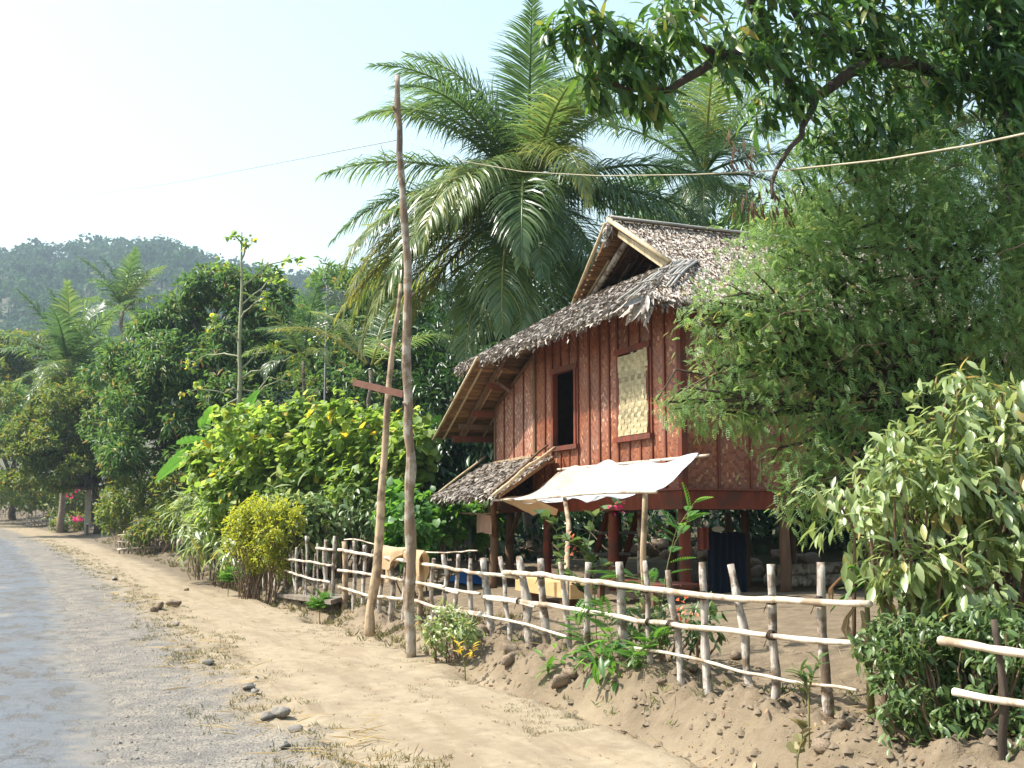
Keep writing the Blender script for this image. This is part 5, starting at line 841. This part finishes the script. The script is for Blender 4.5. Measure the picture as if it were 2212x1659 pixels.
FL_ = [(1880, 300, 11.4, .8, .7, .5), (1790, 410, 11, .8, .7, .5), (1960, 400, 11.3, .9, .8, .6), (2110, 430, 11.4, .9, .8, .8), (1690, 530, 10.8, .6, .7, .45), (1840, 540, 11, 1., .8, .65), (2010, 590, 11, 1., .9, .8), (1640, 640, 10.6, .55, .6, .4), (1760, 680, 10.6, .8, .7, .5), (1900, 730, 10.8, .9, .8, .6), (1560, 710, 10.5, .35, .4, .25), (1610, 790, 10.5, .5, .5, .35), (1500, 870, 10.5, .35, .35, .18), (1570, 890, 10.5, .5, .45, .25), (1700, 850, 10.6, .7, .6, .45), (1850, 890, 10.6, .8, .7, .55), (1740, 980, 10.4, .42, .4, .3), (1720, 1080, 10.2, .22, .25, .3), (1790, 1050, 10.2, .4, .4, .4), (2100, 740, 11, .9, .8, .8), (1450, 868, 10.4, .2, .2, .1), (1540, 650, 10.5, .2, .3, .15), (2200, 600, 11.2, .8, .8, .8), (1960, 1000, 10.4, .7, .6, .5), (1500, 690, 10.5, .16, .2, .1), (2180, 420, 11.6, .5, .6, .6), (2100, 560, 11.4, .7, .7, .6), (2190, 780, 11.2, .6, .7, .6), (2050, 900, 10.8, .7, .6, .5), (1990, 480, 11.2, .7, .7, .5), (1760, 560, 10.7, .6, .6, .45), (1680, 720, 10.5, .5, .5, .35)]
ft = thing("feathery_tree", "big feathery leaved tree spreading in front of the side of the house", "tree"); lf = lob(*FL_); g = np.random.default_rng(420); tb_ = sp(2010, 1100, 10.9); tm = MB(); branches(tm, on_ground(tb_[0], tb_[1], -.2), sp(1960, 850, 10.9), lf, .085, 421, 3); tm.build("trunk", M['bark'], ft, True)
P, O = lobe_clusters(lf, 6600, g, .3, -.9); B, d, up = whorls(P, nrm(O + A([0, 0, -.1])), 5, g, .75, .35, .55, .06); mb = MB(); leaves(mb, FEATHER, B, d, up, g.uniform(.07, .125, len(B)), g); o = mb.build("crown", M['feather'], ft); o["kind"] = "stuff"
mb = MB()
for i in range(60): a = P[int(g.integers(len(P)))]; mb.add(*tube(limb(a + A([.5, -.1, .2]), a, 5, .05, 430 + i, .1), np.linspace(.011, .004, 5), 4, 0, 0, False))
mb.build("twigs", M['twig'], ft, True)["kind"] = "stuff"
# broad leaved shrub leaning over the fence
BL = [(2090, 860, 8.7, .35, .35, .22), (2170, 900, 8.5, .4, .4, .35), (2000, 950, 8.4, .4, .4, .28), (1910, 1000, 8.3, .4, .4, .28), (2080, 1000, 8.3, .5, .4, .35), (1830, 1040, 8.2, .32, .3, .22), (1960, 1090, 8.1, .5, .45, .35), (2110, 1110, 8.1, .55, .45, .4), (2200, 1060, 8.2, .45, .4, .45), (1880, 1130, 8.1, .38, .4, .28), (2010, 1210, 7.9, .5, .4, .35), (2150, 1230, 7.9, .5, .4, .4), (1930, 1260, 7.9, .34, .3, .25), (2070, 1310, 7.8, .4, .35, .25), (1780, 1080, 8.3, .22, .25, .15), (2260, 1200, 8, .5, .4, .5), (1960, 1330, 7.8, .22, .25, .15), (2250, 950, 8.4, .4, .4, .4), (1870, 1190, 8, .25, .25, .2)]
bs = shrub("broad_leaf_shrub", "pale glossy broad leaved shrub leaning over the fence at the picture edge", lob(*BL), M['shrub'], OVAL, 500, 7, .13, 440, 60, clump=5, droop=.75, spread=.7, out=.7, inner=.2, up_bias=.25, sr=.016)
g = np.random.default_rng(441); P, O = lobe_clusters(lob(*BL), 44, g, .85, -.5); B, d, up = whorls(P, nrm(O + A([0, 0, .25])), 6, g, .6, .6, .8, .03); sm_ = [MB().add(OVAL[0], OVAL[1], r=t).mesh("leaf", M['shrub']) for t in (.3, .55, .7, .85, .995)]; loose_leaves(bs, sm_[:4] * 5 + sm_[4:], B, d, up, g.uniform(.11, .17, len(B)), g)
HL = [(1950, 1400, 7.5, .3, .3, .22), (2060, 1400, 7.4, .35, .3, .22), (1930, 1470, 7.3, .22, .25, .2), (2030, 1500, 7.2, .3, .3, .25), (2140, 1450, 7.3, .3, .3, .3), (2180, 1570, 6.95, .3, .3, .28), (2080, 1590, 6.95, .3, .3, .24), (1990, 1560, 7.1, .2, .25, .2), (2200, 1680, 6.8, .3, .3, .2), (2110, 1680, 6.7, .3, .25, .15), (2270, 1500, 7, .35, .3, .5), (1900, 1420, 7.4, .15, .2, .15), (2140, 1520, 7.5, .35, .3, .35), (2230, 1590, 7.3, .35, .3, .35), (2160, 1620, 7.1, .3, .25, .25), (2220, 1420, 7.6, .35, .3, .3), (2060, 1650, 6.8, .22, .2, .12)]
hs = shrub("low_hedge", "dark low hedge with small leaves in the bottom corner", lob(*HL), M['hedge'], OVAL, 1050, 7, .075, 445, 90, clump=5, droop=.5, inner=.1, sr=.008)
g = np.random.default_rng(446); P, O = lobe_clusters(lob(*HL), 34, g, .9, -.5); B, d, up = whorls(P, O, 5, g, .6, .45, .8, .02); hm = [MB().add(OVAL[0], OVAL[1], r=t).mesh("leaf", M['hedge']) for t in (.3, .6, .9)]; loose_leaves(hs, hm, B, d, up, g.uniform(.07, .11, len(B)), g)
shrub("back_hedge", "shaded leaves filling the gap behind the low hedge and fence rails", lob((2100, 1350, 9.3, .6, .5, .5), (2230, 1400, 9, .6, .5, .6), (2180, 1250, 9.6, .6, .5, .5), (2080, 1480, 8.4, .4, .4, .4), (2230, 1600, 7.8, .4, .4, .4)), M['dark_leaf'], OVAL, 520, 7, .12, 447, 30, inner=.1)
# dry banana leaf and long green blades poking out of the shrub
bn = thing("banana_shoot", "young banana shoot with green and withered brown leaves at the end of the top rail", "plant")
def blade(pts, w, mat, tone, parent, name="leaf", fold=.25, tear=0, seed=0):
    P = wobble(A(pts), 14, 0, 1); T, Nn, Bn = frames(P); t = np.linspace(0, 1, 14); hw = w / 2 * np.sin(np.clip(t * .93 + .07, 0, 1) * np.pi) ** .6; g = np.random.default_rng(seed)
    S = nrm(np.cross(T, A([.15, .25, 1.]))); U = np.cross(S, T); V = []
    for e in (-1, -.5, 0, .5, 1): V.append(P + S * (hw * e)[:, None] + U * (abs(e) * fold * hw * (1 + .25 * np.sin(t * 40 + e) * tear))[:, None] + S * (tear * .02 * g.standard_normal(14))[:, None] * (abs(e) == 1))
    V = np.stack(V, 1).reshape(-1, 3); ii = (np.arange(13)[:, None] * 5 + np.arange(4)[None]).ravel(); mb = MB().add(V, np.stack([ii, ii + 1, ii + 6, ii + 5], -1), tone); mb.add(*tube(P, np.linspace(.012, .003, 14), 4, 0, 0, False), r=min(1, tone + .3)); return mb.build(name, M[mat], parent)
S8 = lambda x, y, D=7.9: sp(*c8(x, y), D)
blade([S8(1230, 500), S8(1150, 560), S8(1060, 620), S8(1005, 690)], .07, 'banana', .4, bn); blade([S8(1180, 480), S8(1070, 480), S8(1015, 540), S8(1012, 640)], .06, 'dry', .5, bn); blade([S8(1200, 480), S8(1140, 400), S8(1090, 430), S8(1078, 500)], .05, 'banana', .6, bn)
blade([S8(1170, 640), S8(1120, 720), S8(1105, 800), S8(1150, 940)], .07, 'dry', .75, bn, seed=2); blade([S8(1200, 680), S8(1225, 760), S8(1230, 860), S8(1250, 980)], .06, 'dry', .7, bn, seed=3); MB().add(*tube([on_ground(S8(1230, 500)[0], S8(1230, 500)[1], -.1), S8(1230, 500)], [.03, .015], 7)).build("stalk", M['stem'], bn, True)

# ------------------------------------------------------------------ plants along the fence and in the yard
def sapling(name, label, stems, mat, T, size, seed, r=.008, cat="plant", per=2, lift=.3, tone=None):
    """stems: lists of photo points (x, y, D); leaves grow along the upper part of each"""
    g = np.random.default_rng(seed); t = thing(name, label, cat); sm = MB(); mb = MB()
    for i, s in enumerate(stems):
        P = wobble(A([sp(*p) for p in s]), 12, .004, seed + i); P[0, 2] = min(P[0, 2], gz(P[0, 0], P[0, 1]) - .02) if i == 0 else P[0, 2]; sm.add(*tube(P, np.linspace(r, r * .35, 12), 5, 0, 0, False)); T_ = frames(P)[0]
        for k in range(3, 12):
            for _ in range(per): d = rand_dir(1, g); d[:, 2] = abs(d[:, 2]) * .4 + lift - .2; leaves(mb, T, P[k:k + 1], nrm(d + .4 * T_[k]), A([[0, 0, 1.]]) + .2 * rand_dir(1, g), g.uniform(.7, 1.2, 1) * size, g, tone)
    sm.build("stem", M['stem'], t, True); mb.build("foliage", M[mat], t); return t
FE2 = tmpl_feather(11, .42, .075)
sapling("feathery_sapling", "bright green feathery sapling rising behind the middle of the fence", [[(1425, 1340, 10.7), (1440, 1230, 10.7), (1460, 1150, 10.7), (1500, 1085, 10.7)], [(1455, 1180, 10.7), (1480, 1130, 10.6), (1490, 1110, 10.6)], [(1430, 1290, 10.7), (1380, 1250, 10.7), (1330, 1240, 10.8)]], 'fresh', FE2, .25, 460, per=1)
sapling("feathery_seedling", "low bright feathery seedlings growing through the fence rails", [[(1325, 1440, 10.6), (1320, 1370, 10.7), (1300, 1310, 10.8)], [(1340, 1440, 10.3), (1390, 1400, 10.1), (1430, 1370, 9.9)], [(1300, 1440, 10.9), (1260, 1380, 11.2), (1240, 1330, 11.3)]], 'fresh', FE2, .25, 461, per=2)
lb5 = lob((1230, 1415, 11.3, .2, .15, .12), (1280, 1425, 10.9, .2, .15, .12), (1210, 1440, 11.4, .12, .12, .08), (1330, 1425, 10.4, .15, .15, .1)); shrub("lance_leaf_plant", "bright green plant with long shiny leaves at the foot of the fence", lb5, M['fresh'], LANCE, 22, 6, .2, 462, 6, "plant", droop=.25, up_bias=.5, sr=.008)
shrub("fence_bush", "mixed leafy bush behind the fence rails below the house corner", lob((1400, 1360, 10.7, .25, .25, .25), (1460, 1350, 10.3, .28, .25, .25), (1530, 1340, 9.9, .2, .2, .22), (1430, 1420, 10.1, .3, .2, .15), (1370, 1310, 10.9, .18, .2, .22)), M['hedge'], OVAL, 85, 5, .115, 463, 16, "bush", droop=.4, up_bias=.3)
vn = sapling("flowering_vine", "climbing bougainvillea vine with pale leaves under the tarpaulin edge", [[(1290, 1400, 12.0), (1285, 1260, 12.0), (1270, 1180, 12.0), (1285, 1110, 12.0), (1335, 1090, 12.0)], [(1285, 1260, 12.0), (1265, 1190, 11.9), (1225, 1165, 11.9)], [(1285, 1300, 12.0), (1240, 1255, 12.0), (1215, 1245, 12.0)], [(1290, 1240, 12.0), (1310, 1220, 12.0), (1330, 1260, 11.9)], [(1225, 1300, 12.3), (1200, 1140, 12.4), (1165, 1110, 12.5)]], 'hedge', HEART, .12, 464, per=3)
for nm, x, y, D, m_ in (("blossom", 1238, 1168, 11.9, 'petal_orange'), ("blossom", 1335, 1091, 12.0, 'petal_pink'), ("blossom", 1480, 1315, 10.0, 'petal_orange')):
    g = np.random.default_rng(int(x)); B, d, up = whorls(np.repeat(sp(x, y, D)[None], 4, 0) + g.standard_normal((4, 3)) * .04, np.tile(A([0, -.3, .4]), (4, 1)), 4, g); mb = MB(); leaves(mb, ROUND, B, d, up, .05, g); mb.build(nm, M[m_], vn)
shrub("pale_bush", "small pale green bush in front of the fence beside the tall pole", lob((955, 1345, 13.1, .22, .18, .16), (1000, 1365, 12.9, .18, .15, .14), (940, 1385, 13, .12, .12, .1), (985, 1330, 13.4, .15, .12, .1)), M['shrub'], OVAL, 150, 5, .09, 465, 14, "bush", sr=.006)
sapling("yellow_seedling", "thin seedling with yellowing leaves on the path edge", [[(1005, 1436, 12.3), (995, 1410, 12.3), (985, 1385, 12.3)], [(1005, 1436, 12.3), (1018, 1410, 12.3), (1022, 1395, 12.3)]], 'heart', OVAL, .11, 466, per=1, tone=A([.98]))
sapling("broken_seedling", "small wilted seedling with round dusty leaves on the lower bank", [[(1722, 1655, 7.2), (1728, 1610, 7.2), (1735, 1560, 7.2)]], 'weed', HEART, .13, 467, per=1)
sapling("bank_seedling", "small green seedling on the bank between two fence posts near the hedge", [[(1745, 1500, 7.6), (1755, 1460, 7.6), (1770, 1425, 7.6)], [(1745, 1500, 7.6), (1735, 1470, 7.6), (1730, 1450, 7.6)]], 'hedge', LANCE, .11, 468, per=2)
sapling("path_weed", "feathery weed beside the path below the short stick fence", [[(493, 1262, 24.5), (497, 1245, 24.5), (500, 1232, 24.5)], [(493, 1262, 24.5), (485, 1248, 24.5)], [(493, 1262, 24.5), (512, 1250, 24.5)]], 'fresh', FEATHER, .22, 469, per=4); sapling("path_weed", "feathery weed beside the plank footbridge", [[(690, 1322, 19.2), (692, 1300, 19.2), (698, 1288, 19.2)], [(690, 1322, 19.2), (680, 1305, 19.2)], [(690, 1322, 19.2), (706, 1306, 19.2)]], 'fresh', FEATHER, .2, 470, per=4)
# banana plants
def banana(name, label, lv, root, seed):
    t = thing(name, label, "banana plant"); c = A([sp(*l[0]) for l in lv]).mean(0); b_ = on_ground(c[0], c[1], -.1); MB().add(*tube(wobble([b_, c], 8, .03, seed), np.linspace(.12, .06, 8), 9, .03, seed)).build("stalk", M['stem'], t, True)
    for i, l in enumerate(lv): P = A([sp(*p) for p in l[:-2]]); blade(P, l[-2], 'banana', l[-1], t, tear=1, seed=seed + i)
banana("banana_plant", "banana plant with torn broad leaves hanging left of the heart leaved shrub", [[(440, 960, 33), (400, 985, 33), (360, 1020, 33), (335, 1042, 33), .62, .2], [(445, 950, 33), (410, 955, 33), (380, 960, 33), .6, .3], [(450, 955, 33), (440, 920, 33), (455, 885, 33), (470, 875, 33), .4, .7], [(440, 960, 33), (420, 1000, 33), (410, 1040, 33), .5, .15]], None, 480)
banana("banana_plant", "banana plant with upright leaves at the foot of the pale bare trunk", [[(520, 930, 34), (530, 890, 34), (550, 855, 34), (562, 840, 34), .4, .2], [(525, 930, 34), (505, 895, 34), (495, 870, 34), .4, .15], [(530, 935, 34), (560, 900, 34), (585, 880, 34), .4, .2]], None, 481)
banana("banana_plant", "banana plant under the low far eave of the house", [[(960, 960, 26), (930, 940, 26), (900, 950, 26), (880, 965, 26), .5, .5], [(955, 955, 26), (940, 925, 26), (950, 895, 26), .45, .6], [(960, 950, 26), (975, 920, 26), (990, 900, 26), .4, .3], [(950, 955, 26), (915, 925, 26), (895, 900, 26), .4, .7]], None, 482)

# ------------------------------------------------------------------ rocks, gravel, straw, litter
RK = [((x / 2.39) * .8534, (1250 + y / 2.39) * .8534, r, k, s) for x, y, r, k, s in [(1040, 680, .17, 0, "round brown rock on the verge nearest the plank bridge"), (960, 690, .13, 1, "brown rock lying just left of the round verge rock"), (930, 712, .10, 2, "small brown rock at the front of the far verge heap"), (1540, 1215, .085, 4, "dark broken asphalt lump in the middle of the verge"), (1505, 1180, .10, 5, "flat grey lump behind the dark asphalt lump on the verge"), (1690, 1350, .13, 6, "large grey asphalt lump on the near verge"), (1610, 1365, .10, 7, "grey lump just left of the largest near verge lump"), (1790, 1450, .10, 4, "grey lump at the path side of the near verge"), (1720, 1535, .08, 5, "nearest small grey lump on the gravel verge"), (1060, 800, .08, 6, "small grey lump beside straw on the far verge"), (1430, 930, .05, 7, "dark pebble at the path edge with straw stalks"), (1260, 1035, .10, 4, "low grey lump in the grassy part of the verge"), (690, 520, .16, 5, "low grey lump on the grassy verge far along the road"), (1130, 585, .07, 1, "small dark stone alone on the sandy path")]]
RK += [(*c2(x, y), r, k, s) for x, y, r, k, s in [(960, 1385, .13, 0, "round earthy boulder at the foot of the bank below the shiny leaved plant"), (905, 1440, .14, 1, "lowest earthy boulder where the bank meets the path"), (585, 1240, .13, 2, "flat brown stone set in the bank below the thick fence post"), (590, 1300, .13, 3, "lower flat brown stone set in the bank"), (210, 1270, .07, 2, "small round stone by the yellowing seedling"), (1995, 1275, .10, 3, "brown stone in the yard behind the fence posts"), (400, 1120, .13, 1, "brown stone behind the fence near the pale bush"), (1730, 1345, .09, 0, "small brown stone beside a fence post on the bank top"), (1540, 1425, .06, 2, "small stone on the bank crest between two posts")]]
RK += [(*c8(950, 1560), .11, 3, "brown stone beside the wilted seedling on the lower bank"), (*c8(1080, 1405), .06, 2, "pale stone on the bank near the hedge")]
for i, (x, y, r, k, s) in enumerate(RK): rock(seen_ground(x, y), r * (.72 if k > 3 else .9), k, s, "stones on the verge and bank", i * 1.7)
def scatter(n, seed, q0, q1, p0, p1, dens=None):
    g = np.random.default_rng(seed); p = p0 + (p1 - p0) * g.random(n) ** 1.6; q = g.uniform(q0, q1, n)
    if dens is not None: k = g.random(n) < dens(q, p); q, p = q[k], p[k]
    q = q + drift(p); return np.stack([q, p, ground(q, p)], -1), g
PEB = A([[1, 0, -.2], [.3, .95, -.2], [-.8, .6, -.2], [-.8, -.6, -.2], [.3, -.95, -.2], [.2, .1, .75], [-.3, -.2, .65]]); PEBF = A([[0, 1, 5], [1, 2, 6], [1, 6, 5], [2, 3, 6], [3, 4, 6], [4, 0, 5], [4, 5, 6]])
def pebbles(name, label, mat, n, seed, q0, q1, p0, p1, r0, r1, dens=None, cat="gravel"):
    P, g = scatter(n, seed, q0, q1, p0, p1, dens); m_ = len(P); r = r0 + (r1 - r0) * g.random(m_) ** 3; a = g.uniform(0, 6.28, m_); c, s = np.cos(a), np.sin(a); Vt = PEB[None] * (1 + .25 * g.standard_normal((m_, 7, 3))); V = np.stack([Vt[..., 0] * c[:, None] - Vt[..., 1] * s[:, None], Vt[..., 0] * s[:, None] + Vt[..., 1] * c[:, None], Vt[..., 2]], -1) * r[:, None, None] + P[:, None]
    F = (PEBF[None] + (np.arange(m_) * 7)[:, None, None]).reshape(-1, 3); tag(MB().add(V.reshape(-1, 3), F, np.repeat(g.random(m_), 7)).build(name, M[mat]), label, cat, kind="stuff")
pebbles("gravel", "loose grey gravel on the broken road shoulder", 'gravel', 15000, 500, .0, 2.1, 5, 26, .003, .019, lambda q, p: np.clip(1.2 - abs(q - 1.1) + noise(q * 1.5, p * 1.5, 51), .05, 1))
pebbles("pebbles", "small dark pebbles strewn over the sandy footpath", 'rock', 2600, 501, 1.9, 4.6, 5, 26, .004, .018, lambda q, p: np.clip(.35 + noise(q * 1.2, p * 1.2, 52), .05, 1), "pebbles")
pebbles("clods", "crumbled clods of dry earth on the bank", 'clod', 9000, 502, 4.25, 6.2, 5, 24, .006, .045, lambda q, p: np.clip(.5 + noise(q * 2, p * 2, 53) - .25 * abs(q - 4.8), .03, 1), "earth") if 'clod' in M else None
def flat_bits(name, label, mat, T, n, seed, q0, q1, p0, p1, s0, s1, dens=None, cat="litter", flat=.15, along=None):
    P, g = scatter(n, seed, q0, q1, p0, p1, dens); m_ = len(P); d = rand_dir(m_, g); d[:, 2] *= flat
    if along is not None: d = nrm(A(along)[None] + .5 * d)
    mb = MB(); leaves(mb, T, P + A([0, 0, .012]), d, A([0, 0, 1.]) + .25 * rand_dir(m_, g), g.uniform(s0, s1, m_), g); tag(mb.build(name, M[mat]), label, cat, kind="stuff")
STRAW = tmpl_diamond(.022, .004, .06)
flat_bits("straw", "dry straw stalks scattered along the verge", 'straw', STRAW, 1500, 510, 1.1, 2.5, 5, 26, .08, .45, lambda q, p: np.clip(.8 - 1.1 * abs(q - 1.8) + noise(q, p, 54), 0.02, 1), "straw", .2)
flat_bits("straw_litter", "short dry straw and stems lying on the bank and yard edge", 'straw', STRAW, 900, 511, 4.2, 6.4, 5, 26, .06, .25, None, "straw", .3)
flat_bits("leaf_litter", "fallen brown leaves on the bank and in the ditch", 'dry', OVAL, 2600, 512, 4.1, 6.5, 4.6, 34, .03, .09, lambda q, p: np.clip(.25 + .8 * np.exp(-((q - 4.45) / .25) ** 2) + noise(q * 1.5, p * 1.5, 55) * 1.2, .02, 1), "leaves", .4)
flat_bits("path_litter", "scattered dry leaf flecks on the sandy footpath", 'dry', OVAL, 500, 513, 1.8, 4.4, 5, 40, .015, .05, None, "leaves", .4)
def tufts(name, label, mat, n, k, seed, q0, q1, p0, p1, hgt, dens=None, cat="grass"):
    P, g = scatter(n, seed, q0, q1, p0, p1, dens); m_ = len(P); B = np.repeat(P, k, 0) + g.standard_normal((m_ * k, 3)) * A([.03, .03, 0]); d = rand_dir(m_ * k, g) * .6 + A([0, 0, .8]); mb = MB(); leaves(mb, tmpl_diamond(.09, .01, .3), B, d, rand_dir(m_ * k, g), hgt * g.uniform(.4, 1.2, m_ * k), g); tag(mb.build(name, M[mat]), label, cat, kind="stuff")
tufts("verge_weeds", "low dry weeds and grass tufts along the verge", 'weed', 4200, 9, 520, 1.2, 2.6, 5, 60, .05, lambda q, p: np.clip(.8 - 1.3 * abs(q - 1.85) + 1.5 * noise(q * 1.1, p * 1.1, 56), 0, 1))
tufts("ditch_weeds", "dry weeds along the foot of the fence and far ditch", 'weed', 2200, 10, 521, 4.1, 6.0, 12, 60, .12, lambda q, p: np.clip(.35 + 1.5 * noise(q * .9, p * .9, 57) + .3 * sst(22, 30, p), 0, 1))
tufts("fence_weeds", "sparse weeds rooted along the near fence line", 'roadside', 700, 8, 523, 4.6, 5.7, 5, 15, .08, lambda q, p: np.clip(.1 + 1.6 * noise(q * 1.3, p * 1.1, 59), 0, 1))
tufts("path_weeds", "thin matted weeds creeping over the path edge", 'weed', 900, 12, 522, 2.9, 4.4, 8, 20, .03, lambda q, p: np.clip(-.1 + 2.2 * noise(q * 1.6, p * 1.3, 58) + .3 * (q - 3.6), 0, 1))

# ------------------------------------------------------------------ hazy air
hz, hnt, hnd, hl, hb_ = nodes("hazy air"); hnd.remove(hb_); pv = N(hnt, "ShaderNodeVolumePrincipled"); pv.inputs["Color"].default_value = (.68, .84, 1.0, 1); pv.inputs["Density"].default_value = .00045; pv.inputs["Anisotropy"].default_value = .35
hl.new(pv.outputs[0], hnd["Material Output"].inputs["Volume"])
tag(MB().add(*box((-1450, -850, -8), (1450, 1560, 240))).build("haze", hz), "thin bluish morning haze over the valley", "haze", kind="stuff")
